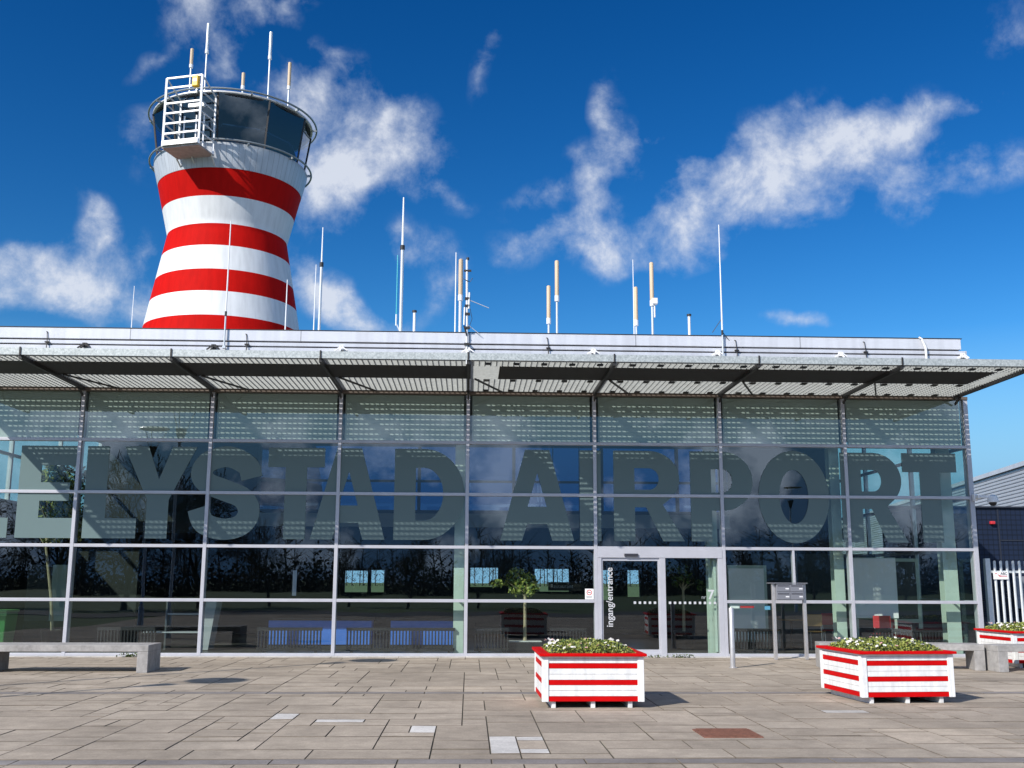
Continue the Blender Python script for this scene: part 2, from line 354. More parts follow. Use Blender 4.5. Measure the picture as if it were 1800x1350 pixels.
def dup(root, loc, rz, label, group=None):
    r = root.copy(); COL.objects.link(r); r.location = loc; r.rotation_euler = (0, 0, rz); r['label'] = label
    if group: r['group'] = group
    for ch in list(root.children):
        c = ch.copy(); COL.objects.link(c); c.parent = r
        for g in list(ch.children):
            d = g.copy(); COL.objects.link(d); d.parent = c
    return r
def one(name, m, parent, *boxes, bevel=0, label=None):
    b = MB()
    for bx in boxes: b.box(*bx)
    return b.build(name, m, parent, bevel=bevel, label=label)
def flat_poly(name, loops, m, parent, mtx, label=None):
    """flat shape (outer loop and holes, 2D) laid out by mtx"""
    vl = [[Vector((p[0], p[1], 0)) for p in lp] for lp in loops]
    tri = tessellate_polygon(vl); pts = [p for lp in vl for p in lp]
    me = bpy.data.meshes.new(name); me.from_pydata([tuple(mtx @ p) for p in pts], [], [list(t) for t in tri]); me.update(); me.materials.append(MAT[m])
    o = bpy.data.objects.new(name, me); COL.objects.link(o); o.parent = parent
    if label: o['label'] = label
    return o
def text(name, body, size, m, parent, mtx, bold=0., label=None):
    cu = bpy.data.curves.new(name, 'FONT'); cu.body = body; cu.size = size; cu.offset = bold; cu.extrude = .001
    t = bpy.data.objects.new(name, cu); COL.objects.link(t)
    dg = bpy.context.evaluated_depsgraph_get(); me = bpy.data.meshes.new_from_object(t.evaluated_get(dg))
    bpy.data.objects.remove(t); me.transform(mtx); me.materials.clear(); me.materials.append(MAT[m])
    o = bpy.data.objects.new(name, me); COL.objects.link(o); o.parent = parent
    if label: o['label'] = label
    return o
UP = Matrix(((1,0,0,0),(0,0,-1,0),(0,1,0,0),(0,0,0,1)))       # xy plane -> upright, facing -y
def upright(x, y, z): return Matrix.Translation((x, y, z)) @ UP
def leaves(mbd, n, sampler, size, mats=(0,), updir=None, aspect=.55):
    for _ in range(n):
        p = Vector(sampler()); s = size*random.uniform(.6, 1.3)
        d = Vector((random.gauss(0,1), random.gauss(0,1), random.gauss(0,1)))
        if updir: d += Vector((0,0,updir))
        d.normalize(); t = d.orthogonal().normalized(); t.rotate(Matrix.Rotation(random.uniform(0, 6.28), 3, d)); b = d.cross(t)
        mbd.mi = random.choice(mats)
        mbd.add([p-t*s, p+b*s*aspect+d*s*.15, p+t*s, p-b*s*aspect+d*s*.15], [(0,1,2,3)])
    mbd.mi = 0

# ---------------------------------------------------------------- the setting
g = MB(); g.box(-700, 700, -700, 700, -.6, -.03)
tag(g.build('ground', 'grass'), None, None, kind='structure')
g = MB(); g.box(-90, 90, -37, -29.5, -.2, .0)
tag(g.build('road', 'asphalt'), None, None, kind='structure')
g = MB(); g.box(12.2, 60, -.2, 30, -.2, -.01)
tag(g.build('yard', 'asphalt'), None, None, kind='structure')

mat('slab_edge', (.205, .168, .125), .95, 0, .6, 2.2)
# paving: slabs of many sizes packed on a 0.3 m grid
X0, X1, Y0, Y1, G = -15.0, 18.0, -29.4, -.30, .30
nx = int(round((X1-X0)/G)); ny = int(round((Y1-Y0)/G))
occ = [[0]*nx for _ in range(ny)]
slabs = []
def claim(x0, y0, x1, y1, mi):
    i0 = int(round((x0-X0)/G)); j0 = int(round((y0-Y0)/G)); i1 = int(round((x1-X0)/G)); j1 = int(round((y1-Y0)/G))
    for j in range(max(j0,0), min(j1,ny)):
        for i in range(max(i0,0), min(i1,nx)): occ[j][i] = 1
    slabs.append((i0, j0, i1-i0, j1-j0, mi))
rng = random.Random(11)
# dark bands across the plaza, and the pale replacement slabs
def band(y, h=.3):
    x = X0
    while x < X1:
        l = rng.choice([.9, 1.2, 1.2, 1.5]); claim(x, y, min(x+l, X1), y+h, 1); x += l
claim(-.6, -12.3, -.3, -11.7, 2); claim(-2.4, -11.1, -2.1, -10.5, 2); claim(.3, -13.8, .6, -12.6, 2); claim(.6, -12.9, .9, -12.6, 2); claim(.6,-13.8,.9,-13.5,2)
claim(.6,-13.5,.9,-12.9,3)
claim(4.8, -10.5, 5.4, -10.2, 2); claim(-1.8, -11.4, -1.2, -11.1, 2)
claim(4.8, -13.2, 5.4, -12.3, 3); claim(5.4, -13.2, 6.0, -12.6, 3); claim(5.4, -12.6, 6.3, -12.0, 3); claim(4.8,-12.3,5.4,-12.0,3)
claim(-.6, -7.5, 0, -6.9, 3); claim(0, -7.5, .6, -6.9, 3); claim(.6, -7.5, 1.2, -6.9, 3)
band(-8.1); band(-14.4); band(-20.7)
sizes = [(4,2),(3,2),(2,1),(4,4),(6,3),(2,2),(3,1),(5,2),(8,4),(4,3),(2,3),(2,4),(1,2),(6,4)]
wts = [8,7,5,2.4,2.2,7,5,4,.8,3,4,3,3,1.2]
for j in range(ny):
    for i in range(nx):
        if occ[j][i]: continue
        for _ in range(14):
            a, b = rng.choices(sizes, wts)[0]
            if i+a <= nx and j+b <= ny and all(not occ[jj][ii] for jj in range(j, j+b) for ii in range(i, i+a)): break
        else:
            a, b = 1, 1
            while i+a < nx and a < 3 and not occ[j][i+a]: a += 1
        for jj in range(j, j+b):
            for ii in range(i, i+a): occ[jj][ii] = 1
        slabs.append((i, j, a, b, 3 if rng.random() < .03 else 0))
p = MB(); gp = .006; ch = .003
for i, j, a, b, mi in slabs:
    x0 = X0+i*G+gp; x1 = X0+(i+a)*G-gp; y0 = Y0+j*G+gp*1.35; y1 = Y0+(j+b)*G-gp*1.35
    t = [rng.uniform(-.0025, .0025)+rng.uniform(-.001, .001) for _ in range(1)][0]
    tz = [t+rng.uniform(-.002, .002) for _ in range(4)]; p.mi = mi
    q = [(x0,y0),(x1,y0),(x1,y1),(x0,y1)]; cy = .016; qi = [(x0+ch,y0+cy),(x1-ch,y0+cy),(x1-ch,y1-cy),(x0+ch,y1-cy)]
    vs = [(*q[k], -.05) for k in range(4)]+[(*q[k], tz[k]-ch*.8) for k in range(4)]+[(*qi[k], tz[k]) for k in range(4)]
    fs = [(8,9,10,11)]
    for k in range(4):
        n_ = (k+1) % 4; fs += [(k,n_,4+n_,4+k),(4+k,4+n_,8+n_,8+k)]
    p.add(vs, fs)
    for q_ in range(len(fs)-1): p.m[-1-q_] = 4          # grime gathered along the slab edges
# pale kerb course along the foot of the glass front
x = X0; p.mi = 2
while x < 14.4:
    l = rng.choice([1.0, 1.0, 1.5]); p.box(x+.005, x+l-.005, -.295, -.07, -.05, .012); x += l
plaza = p.build('plaza_paving', ['slab', 'slab_dark', 'slab_white', 'slab_warm', 'slab_edge']); tag(plaza, None, None, kind='structure')
g = MB(); g.box(X0, X1, -29.5, -.06, -.2, -.0075)
tag(g.build('paving_bed', 'joint_sand'), None, None, kind='structure')

# ---------------------------------------------------------------- terminal building
ZR = [0., 1.243, 2.460, 3.679, 4.894, 6.100]
MX = [(-4+i)*3.0 for i in range(9)]
T = thing('terminal_building', 'long glass fronted airport terminal with big frosted lettering across its windows', 'building')
# roof and parapet
rf = one('roof', 'rail_metal', T, (-11.95, 11.95, .06, 10, 6.16, 7.5))
pf = one('parapet_fascia', 'fascia_metal', T, (-11.97, 11.97, -.13, .055, 7.27, 7.53), bevel=.008)
r_ = MB(); r_.box(-12.02, 12.08, -.12, .0, 7.15, 7.235); r_.box(-12.02, 12.10, -.12, 0, 7.035, 7.115); r_.box(-12.02, 12.10, -.12, 0, 6.90, 6.98)
r_.build('parapet_rail', 'rail_metal', T, bevel=.006)
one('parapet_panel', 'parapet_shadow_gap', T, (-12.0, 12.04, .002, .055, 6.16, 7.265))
one('roof_edge_cap', 'dark_steel', T, (-12.0, 12.0, -.14, .3, 7.532, 7.548))
one('parapet_end', 'rail_metal', T, (12.045, 12.11, -.10, 1.2, 7.02, 7.24))
for x in (-9.9, -5.25, 1.9, 6.45, 9.6):
    b = MB(); b.tube([(x-.25,.1,7.55),(x-.02,-.15,7.42),(x,-.16,7.2),(x,-.2,6.9)], .012, 6); b.box(x-.05, x+.05, -.18, -.13, 7.16, 7.19); b.build('lightning_wire', 'dark_steel', T)
b = MB(); b.tube([(10.95,-.15,7.56),(10.98,-.20,7.50),(11.06,-.20,7.30),(11.07,-.19,6.75)], .03, 10); b.build('overflow_pipe', 'white_paint', T, smooth=True)
for i in range(9):
    x = MX[i]-.02; b = MB()
    b.box(x-.05, x+.05, -.2, -.122, 7.06, 7.16); b.bar((x-.16,-.19,7.03), (x, -.19, 7.15), .03); b.bar((x+.14,-.19,7.05), (x, -.19, 7.15), .03); b.bar((x,-.19,7.1),(x,-.42,6.98),.03)
    b.build('stay_bracket', 'dark_steel' if i < 3 else 'white_paint', T)
# side walls, rear wall, floor, ceiling
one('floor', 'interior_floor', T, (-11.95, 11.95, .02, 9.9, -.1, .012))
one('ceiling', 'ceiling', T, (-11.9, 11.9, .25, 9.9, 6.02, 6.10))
b = MB()
wins = [(-3.92,-3.19,1.32,2.0),(-3.08,-2.66,1.32,2.02),(.11,1.0,1.5,2.11),(2.19,3.3,1.36,2.08),(4.4,4.65,1.1,2.05),(5.2,5.6,1.2,2.05),(-5.6,-5.45,1.2,2.0)]
wins.sort(); px = -11.9
for x0, x1, z0, z1 in wins:
    b.box(px, x0, 9.9, 10.05, 0, 3.40); b.box(x0, x1, 9.9, 10.05, 0, z0); b.box(x0, x1, 9.9, 10.05, z1, 3.40); px = x1
b.box(px, 11.9, 9.9, 10.05, 0, 3.40)
b.box(-11.9, -6.8, 9.9, 10.05, 3.40, 6.1); b.box(8.6, 11.9, 9.9, 10.05, 3.4, 6.1)
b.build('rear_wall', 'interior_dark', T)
one('mezzanine_band', 'mezzanine_grey', T, (-6.8, 8.6, 9.85, 10.02, 3.40, 3.84))
b = MB()
for x in (-6.8, -4.2, -1.6, 1.5, 4.4, 6.9, 8.5): b.box(x-.05, x+.05, 9.88, 10.02, 3.84, 6.1)
b.box(-6.8, 8.6, 9.89, 10.01, 4.86, 4.93); b.box(-6.8, 8.6, 9.86, 10.03, 3.842, 3.95)
b.build('rear_window_frame', 'interior_grey', T)
one('rear_glass', 'rear_glass', T, (-6.8, 8.6, 9.945, 9.95, 3.95, 6.1))
b = MB()
for sx in (-1, 1):
    b = MB()
    for y in (3.3, 6.6, 9.95): b.box(sx*11.97-.05, sx*11.97+.05, y-.05, y+.05, 0, 6.1)
    for z in ZR[:5]: b.box(sx*11.97-.04, sx*11.97+.04, .1, 9.9, max(z-.035, 0), z+.04)
    b.build('side_wall_frame', 'aluminium', T)
for sx in (-1, 1):
    b = MB(); b.box(sx*11.97-.004, sx*11.97+.004, .1, 9.9, .04, 6.08); b.build('side_glass', 'facade_glass', T)
one('side_wall', 'interior_dark', T, (-11.93, -11.85, 1.6, 9.88, .013, 3.63)); one('inner_wall', 'interior_dark', T, (-11.2, -9.0, 5.0, 5.1, .012, 2.9)); one('inner_wall', 'interior_grey', T, (8.3, 11.9, 6.0, 6.1, .012, 2.5))
one('upper_floor', 'interior_dark', T, (-11.9, -6.9, 4.5, 9.85, 2.95, 3.25)); one('upper_floor', 'interior_dark', T, (8.7, 11.3, 6.11, 9.85, 2.95, 3.25))
# steel columns just inside
for x in (-11.75, .0-.17, 5.84, 8.86, 11.55):
    b = MB(); wd = .12 if abs(x) < 11 else .17
    b.box(x-wd, x+wd, .38, .40, .013, 5.98); b.box(x-wd, x+wd, .64, .66, .013, 5.98); b.box(x-.012, x+.012, .401, .639, .013, 5.98)
    b.box(x-.02, x+.02, .17, .378, 2.42, 2.47); b.box(x-.02, x+.02, .17, .378, 1.22, 1.26); b.box(x-.02, x+.02, .17, .378, 3.65, 3.70)
    b.build('column', 'column_green', T, bevel=.004)
# mullions and transoms
for i in range(9):
    x = MX[i]; h = .04 if 0 < i < 8 else .055
    one('mullion', 'aluminium', T, (x-h, x+h, -.06, .16, .0, 6.04), bevel=.005)
for i in range(8):
    a, c = MX[i]+.0405, MX[i+1]-.0405
    if i == 0: a += .015
    if i == 7: c -= .015
    for k, z in enumerate(ZR):
        if i == 5 and k < 2: continue
        if k == 0: bx = (a, c, -.055, .12, .0, .07)
        elif k == 5: continue
        else: bx = (a, c, -.055, .12, z-.035, z+.035)
        one('transom', 'aluminium', T, bx, bevel=.004)
    for k in range(5):
        if i == 5 and k < 2: continue
        b = MB(); z0 = ZR[k]+(.07 if k == 0 else .036); z1 = ZR[k+1]-.036 if k < 4 else 6.045
        q = [-.006+random.uniform(-.003, .003) for _ in range(2)]; q = [q[0], q[1], q[1]+random.uniform(-.002, .002), 0]; q[3] = q[0]+q[2]-q[1]
        b.add([(a+.001, q[0], z0), (c-.001, q[1], z0), (c-.001, q[2], z1), (a+.001, q[3], z1)], [(0,1,2,3)])
        b.build('glass_pane', 'facade_glass', T)
    one('window_blind', 'blind_film', T, (a+.06, c-.06, .05, .054, ZR[4]+.04, 6.03))
one('head_rail', 'rail_brown', T, (-12.05, 12.05, -.09, .16, 6.042, 6.112))
# post dividing one bay beside the entrance
one('window_post', 'aluminium', T, (7.62, 7.67, -.05, .1, 1.28, 2.424), bevel=.004)
# sliding entrance
dr = one('entrance_door', 'aluminium', T, (3.041, 5.959, -.07, .13, 2.235, 2.4245), (4.48, 4.62, -.06, .12, 0, 2.235), (5.85, 5.959, -.06, .12, 0, 2.235), (3.041, 3.13, -.06, .12, 0, 2.235), (3.13, 4.48, -.05, .1, 0, .1), (4.62, 5.85, -.05, .1, 0, .08), bevel=.005)
one('door_leaf', 'aluminium', dr, (3.132, 4.478, -.03, .02, 2.165, 2.232), (3.132, 3.165, -.03, .02, .101, 2.165), (4.445, 4.478, -.03, .02, .101, 2.165), (3.165, 4.445, -.03, .02, .101, .16))
for x0, x1, z0, z1 in ((3.165, 4.445, .16, 2.165), (4.621, 5.849, .081, 2.234)):
    b = MB(); b.add([(x0,-.01,z0),(x1,-.01,z0),(x1,-.01,z1),(x0,-.01,z1)], [(0,1,2,3)]); b.build('door_glass', 'facade_glass', dr)
one('door_sensor', 'sign_dark', dr, (3.66, 3.98, -.115, -.071, 2.265, 2.33), bevel=.01)
one('door_jamb_green', 'column_green', dr, (5.78, 5.84, .13, .30, .1, 2.2))
b = MB()
for k in range(17):
    x = 3.9+k*.1165
    if 4.42 < x < 4.66: continue
    b.box(x-.028, x+.028, -.0185, -.0165, 1.185, 1.24)
b.build('safety_dot', 'mezzanine_pale', dr)
text('door_lettering', 'ingang/entrance', .218, 'mezzanine_pale', dr, Matrix.Translation((3.385, -.018, .66)) @ UP @ Matrix.Rotation(PI/2, 4, 'Z') @ Matrix.Diagonal((.98, 1, 1, 1)), .002)
text('house_number', '7', .30, 'mezzanine_pale', dr, upright(5.60, -.018, 1.30), .006)
text('house_number', 'nr', .12, 'mezzanine_grey', dr, upright(5.45, -.018, 1.305))
# stickers on the glass
st = one('no_smoking_sticker', 'sign_white', T, (2.745, 2.945, -.016, -.014, 1.285, 1.525))
ring = [(math.cos(t*PI/16), math.sin(t*PI/16)) for t in range(32)]
flat_poly('prohibition_ring', [[(a*.062, c*.062) for a, c in ring], [(a*.046, c*.046) for a, c in ring]], 'sign_red', st, upright(2.845, -.0175, 1.44))
b = MB(); b.bar((2.81,-.0172,1.475), (2.88,-.0172,1.405), .012, .002); b.build('prohibition_bar', 'sign_red', st)
one('cigarette', 'sign_dark', st, (2.815, 2.875, -.0172, -.0165, 1.432, 1.448))
one('sticker_text_line', 'interior_grey', st, (2.775, 2.915, -.0172, -.0165, 1.335, 1.347), (2.775, 2.9, -.0172, -.0165, 1.312, 1.32))
one('blue_sticker', 'sign_blue', T, (6.93, 7.06, .014, .016, 1.06, 1.15)); one('red_sticker', 'sign_red', T, (6.36, 6.68, .014, .016, 1.10, 1.15)); 
one('white_sticker', 'sign_white', T, (6.12, 6.34, .014, .016, 1.09, 1.16))
# big letters of frosted film inside the glass
def arcp(cx_, cy_, rx, ry, a0, a1, n=24): return [(cx_+rx*math.cos(math.radians(a0+(a1-a0)*k/n)), cy_+ry*math.sin(math.radians(a0+(a1-a0)*k/n))) for k in range(n+1)]
def glyph(c, w, s):
    if c == 'E': return [[(0,0),(w,0),(w,.215),(s,.215),(s,.40),(w*.9,.40),(w*.9,.60),(s,.60),(s,.785),(w,.785),(w,1),(0,1)]]
    if c == 'L': return [[(0,0),(w,0),(w,.215),(s,.215),(s,1),(0,1)]]
    if c == 'T': return [[(w/2-s/2,0),(w/2+s/2,0),(w/2+s/2,.785),(w,.785),(w,1),(0,1),(0,.785),(w/2-s/2,.785)]]
    if c == 'I': return [[(0,0),(s,0),(s,1),(0,1)]]
    if c == 'Y': return [[(w/2-s/2,0),(w/2+s/2,0),(w/2+s/2,.42),(w,1),(w-s*1.12,1),(w/2,.64),(s*1.12,1),(0,1),(w/2-s/2,.42)]]
    if c == 'A':
        t = s*.80; return [[(0,0),(s*1.02,0),(s*1.02+.055,.18),(w-s*1.02-.055,.18),(w-s*1.02,0),(w,0),(w/2+t*.72,1),(w/2-t*.72,1)], [(w/2-.105,.37),(w/2+.105,.37),(w/2,.74)]]
    if c == 'D': return [[(0,0)]+arcp(w*.42,.5,w*.58,.5,-90,90)+[(0,1)], [(s,.21)]+arcp(w*.42,.5,w*.58-s,.29,-90,90)+[(s,.79)]]
    if c == 'P': return [[(0,0),(s,0),(s,.34)]+arcp(w*.52,.67,w*.48,.33,-90,90)+[(0,1)], [(s,.54)]+arcp(w*.52,.67,w*.48-s*.98,.13,-90,90)+[(s,.80)]]
    if c == 'R': return [[(0,0),(s,0),(s,.37),(w*.46,.37),(w-s*1.02,0),(w,0),(w*.70,.40)]+arcp(w*.50,.69,w*.44,.31,-50,90)+[(0,1)], [(s,.565)]+arcp(w*.50,.685,w*.44-s*.98,.12,-90,90)+[(s,.805)]]
    if c == 'O': return [arcp(w/2,.5,w/2,.515,0,360,48)[:-1], arcp(w/2,.5,w/2-s,.30,0,360,40)[:-1]]
    if c == 'S':
        k = w/.75; ctl = [(.655,.66),(.60,.80),(.40,.895),(.19,.84),(.118,.71),(.19,.60),(.38,.525),(.57,.44),(.640,.29),(.56,.15),(.37,.105),(.17,.17),(.10,.33)]
        pts = []
        for i in range(len(ctl)-1):
            p0 = ctl[max(i-1,0)]; p1 = ctl[i]; p2 = ctl[i+1]; p3 = ctl[min(i+2,len(ctl)-1)]
            for q in range(6):
                t = q/6; pts.append(tuple(.5*((2*p1[e])+(-p0[e]+p2[e])*t+(2*p0[e]-5*p1[e]+4*p2[e]-p3[e])*t*t+(-p0[e]+3*p1[e]-3*p2[e]+p3[e])*t**3) for e in (0,1)))
        pts.append(ctl[-1]); Lf = []; Rt = []
        for i, q in enumerate(pts):
            a = pts[max(i-1,0)]; c_ = pts[min(i+1,len(pts)-1)]; d = Vector((c_[0]-a[0], c_[1]-a[1])).normalized(); n_ = Vector((-d.y, d.x))*.115
            Lf.append(((q[0]+n_.x)*k, q[1]+n_.y)); Rt.append(((q[0]-n_.x)*k, q[1]-n_.y))
        return [Lf+Rt[::-1]]
LET = [('L',-11.9,-10.50),('E',-10.32,-9.03),('L',-8.81,-7.60),('Y',-7.97,-6.30),('S',-6.42,-4.80),('T',-4.64,-3.33),('A',-3.62,-1.90),('D',-1.70,-.06),
       ('A',.78,2.50),('I',2.64,3.14),('R',3.44,5.10),('P',5.26,6.75),('O',6.88,8.57),('R',8.86,10.42),('T',10.36,11.68)]
zl0, zl1 = 2.62, 4.74; Hh = zl1-zl0
for c, x0, x1 in LET:
    wd = (x1-x0)/Hh; st_ = .235 if c != 'I' else wd
    flat_poly('frosted_letter', glyph(c, wd, st_), 'letter_film', T, Matrix.Translation((x0, -.020, zl0)) @ UP @ Matrix.Diagonal((Hh, Hh, 1, 1)))
# ---- sun canopy of steel grating
cp = MB(); YF = -3.66; xe = 11.75
cp.box(-xe, xe, YF-.012, YF, 6.13, 6.275)
cn = cp.build('sun_canopy', 'galvanised', T)
arms = [-xe]+MX[1:8]+[xe-.02]
for x in arms:
    b = MB(); b.box(x-.03, x+.03, YF+.01, -.095, 6.05, 6.205); b.box(x-.016, x+.016, YF-.03, YF-.013, 6.12, 6.29); b.bar((x, -.09, 5.92), (x, -.4, 6.05), .04)
    b.build('canopy_arm', 'dark_steel', cn)
for i in range(8):
    a = arms[i]+.05; c = arms[i+1]-.05; b = MB()
    gap0, gap1 = (.05, .66)
    k = 1
    while .12*k < -YF-.04:
        y = -.12*k; k += 1
        if -3.05 < y < -1.62:
            if i == 4: b.box(a, gap1, y-.004, y+.004, 6.115, 6.201)
            if i == 7 : b.box(11.3, c, y-.004, y+.004, 6.115, 6.201)
            if i == 0 : b.box(a, -11.5, y-.004, y+.004, 6.115, 6.201)
            continue
        b.box(a, c, y-.004, y+.004, 6.115, 6.201)
    b2 = MB(); b2.v = []; x = a+.05
    while x < c:
        b.box(x-.004, x+.004, -1.62, -.1, 6.117, 6.148); b2.box(x-.004, x+.004, YF+.01, -3.05, 6.117, 6.148); x += .12
    b3 = MB()
    for mbx, keep in ((b2, lambda y: y < -2.3), (b3, lambda y: y >= -2.3)):
        for fi in range(0, len(b.v), 8):
            if keep(b.v[fi][1]) : mbx.add(b.v[fi:fi+8], [(0,2,3,1),(4,5,7,6),(0,1,5,4),(2,6,7,3),(0,4,6,2),(1,3,7,5)])
        mbx.build('grating_panel', 'grating_steel', cn)
    if i >= 4:
        for q in range(5):
            for yy in (-.32, -1.6, -3.45): one('grating_clip', 'dark_steel', cn, (a+.3+q*.58, a+.42+q*.58, yy-.07, yy+.07, 6.085, 6.113))
    b = MB(); b.bar((a+.1, -1.75, 6.10), (a+.75, -.12, 6.10), .035); b.build('brace', 'dark_steel', cn)
one('cover_plate', 'plate_dark', cn, (-11.5, .05, -3.05, -1.62, 6.125, 6.16)); one('cover_plate', 'plate_dark', cn, (.66, 11.3, -3.05, -1.62, 6.125, 6.16))

# ---------------------------------------------------------------- control tower
TW = thing('control_tower', 'red and white striped control tower with flared waist and glass cab', 'tower', (-10.63, 20, 0))
zw = 16.2; rw = 2.53
def rad(z): return rw+(z-zw)*.232 if z >= zw else rw+(zw-z)*.180
zb = [19.66, 18.42, 17.31, 16.2, 15.21, 14.14, 13.17, 12.12, 11.1, 10.0, 8.9, 7.8, 6.7, 5.6, 4.5, 3.4, 2.2, 1.1, 0]
prof = []; ms = []
for i in range(1, len(zb)-1):
    z1, z0 = zb[i], zb[i+1]
    for k in range(4):
        prof.append((rad(z1+(z0-z1)*k/4), z1+(z0-z1)*k/4)); ms.append(0 if i % 2 else 1)
prof.append((rad(0), 0))
b = MB(); b.lathe(prof[::-1], 96, ms[::-1]); b.build('striped_shaft', ['tower_red', 'tower_white'], TW, smooth=True)
b = MB(); b.lathe([(rad(18.43)+.01, 18.425), (rad(19.2)+.02, 19.2), (3.28, 19.40), (3.28, 19.45), (3.02, 19.46)], 96); b.build('grey_collar', 'tower_grey', TW, smooth=True)
NS = 10; rb_, rt_, zg0, zg1 = 3.12, 3.43, 19.465, 21.56
A0 = -PI/2+math.radians(1.5)   # first corner points at the viewer
def vx(k, r, z): t = A0+k*2*PI/NS; return Vector((r*math.cos(t), r*math.sin(t), z))
for k in range(NS):
    b = MB(); b.add([vx(k, rb_, zg0), vx(k+1, rb_, zg0), vx(k+1, rt_, zg1), vx(k, rt_, zg1)], [(0,1,2,3)]); b.build('cab_window', 'cab_glass', TW)
    b = MB(); b.bar(vx(k, rb_, zg0), vx(k, rt_, zg1), .07); b.build('cab_post', 'dark_steel', TW)
b = MB(); b.lathe([(3.40, 21.565), (3.45, 21.58), (3.45, 21.64), (3.2, 21.70), (0.05, 21.74)], 60); b.build('cab_roof', 'cage_metal', TW)
b = MB(); b.lathe([(3.0, 19.45), (3.0, 19.60), (.1, 19.61)], 40); b.lathe([(3.36, 21.50), (3.36, 21.555), (.1, 21.56)], 40); b.lathe([(.35, 19.62), (.35, 21.49)], 16); b.build('cab_floor', 'cab_floor', TW)
b = MB()
for k in range(NS): b.bar(vx(k, 2.55, 20.45), vx(k+1, 2.55, 20.45), .55, .06)
b.build('controller_desk', 'interior_grey', TW)
def ringtube(mbd, r, z, tr, n=72): mbd.tube([(r*math.cos(t*2*PI/n), r*math.sin(t*2*PI/n), z) for t in range(n)], tr, 8, closed=True)
for r, z in ((3.62, 21.66), (3.46, 19.50)):
    b = MB(); ringtube(b, r, z, .042)
    for k in range(10):
        t = k*2*PI/10+.1; c_, s_ = math.cos(t), math.sin(t); b.bar((c_*(r-.22), s_*(r-.22), z-.07), (c_*(r+.02), s_*(r+.02), z-.05), .05, .10)
    b.build('ring_rail', 'rail_tube', TW, smooth=True)
# hanging access cage
od = Vector((-.27, -.963, 0)).normalized(); tn = Vector((-od.y, od.x, 0))
CM = Matrix((tn, -od, Vector((0,0,1)))).transposed().to_4x4(); CM.translation = od*4.40+Vector((.10, 0, 18.86))
cg = MB(); wx = .80; dp = 1.15; hh = 2.95
def cb(a, c, wd=.06, m=None): (m or cg).bar(CM @ Vector(a), CM @ Vector(c), wd)
for sx in (-wx, wx):
    cb((sx, 0, 0), (sx, 0, hh), .085); cb((sx, dp, .0), (sx, dp, hh-.45), .07); cb((sx, 0, hh), (sx, dp, hh-.45), .05)
    for z in (.55, .98, 1.42, 1.85, 2.25): cb((sx, 0, z), (sx, dp, z-.0), .045)
for z in (.55, .98, 1.42, 1.85, 2.52, hh): cb((-wx, 0, z), (wx, 0, z), .065)
cb((-wx, 0, .12), (wx, 0, .12), .2, cg)
for x in (-.35, .2, .55): cb((x, .75, .05), (x, .75, 1.6), .055)
cb((.1, .3, 1.80), (wx, .3, 1.80), .14)
for x in (-wx, -.1, wx): cb((x, dp*.9, -.05), (x*.9, dp+.75, -.75), .045)
cb((-wx, dp, 0), (wx, dp, -0.), .07)
cage = cg.build('access_cage', 'cage_metal', TW)
b = MB(); b.box(-wx-.03, wx+.03, .0, dp+.05, -.06, .0, CM); b.build('cage_floor', 'underside_rust', cage)
b = MB(); b.box(.42, .70, -.16, .04, 2.42, 2.90, CM); b.build('yellow_box', 'yellow_paint', cage, bevel=.04)
b = MB(); b.box(.47, .65, -.165, -.161, 2.62, 2.74, CM); b.build('box_label', 'sign_white', cage)

# ---------------------------------------------------------------- antennas
def collinear(x, y, z0, zm, z1, label, rr=.055, rp=.028, grp=None, tan='antenna_tan'):
    t = thing('rod_antenna', label, 'antenna', (x, y, z0), 0, grp)
    b = MB(); b.tube([(0,0,0), (0,0,zm-z0)], rp, 10); b.tube([(0,0,-.0),(0,0,.05)], rp*2.2, 10); b.build('mast', 'antenna_grey', t, smooth=True)
    b = MB(); b.tube([(0,0,zm-z0), (0,0,z1-z0-.02), (0,0,z1-z0)], [rr, rr, rr*.7], 12); b.build('radome', tan, t, smooth=True)
    b = MB(); b.tube([(0,0,zm-z0-.06), (0,0,zm-z0+.09)], rr*1.12, 12); b.build('clamp', 'antenna_white', t, smooth=True)
    return t
def whip(x, y, z0, zm, z1, label, r0=.03, r1=.014, grp=None, m='antenna_white'):
    t = thing('whip_antenna', label, 'antenna', (x, y, z0), 0, grp)
    if zm > z0:
        b = MB(); b.tube([(0,0,0), (0,0,zm-z0)], r0, 10); b.box(-r0*1.8, r0*1.8, -r0*1.8, r0*1.8, 0, .06); b.build('mast', 'antenna_grey', t, smooth=True)
        b = MB(); b.tube([(0,0,zm-z0-.06), (0,0,zm-z0+.06)], r0*1.35, 10); b.build('clamp', 'dark_steel', t, smooth=True)
    b = MB(); b.tube([(0,0,max(zm-z0, 0)), (0,0,z1-z0)], [r1*1.25, r1*.7], 8); b.build('whip', m, t, smooth=True)
    return t
gR = 'antennas along the terminal roof'; gT = 'antennas on the tower roof'
RZ = 7.5
whip(-8.67, 2, RZ, RZ, 9.16, 'thin plain white whip antenna on the roof left of the tower', r1=.012, grp=gR)
whip(-5.77, -.2, 7.06, 7.9, 10.21, 'tall thin whip antenna on the parapet standing before the tower middle', .02, .016, gR)
whip(-4.75, 2, RZ, RZ, 9.39, 'short white whip antenna before the right edge of the striped tower', r1=.016, grp=gR)
whip(-4.02, 2, RZ, RZ, 9.81, 'faint thin whip antenna close beside the two stage mast next to the tower', r1=.014, grp=gR)
whip(-3.88, 2, RZ, 9.81, 10.83, 'two stage mast antenna just right of the striped tower', .038, .018, gR)
tm = whip(-1.78, 2, RZ, 10.31, 11.70, 'tallest two stage mast antenna on the terminal roof', .045, .026, gR)
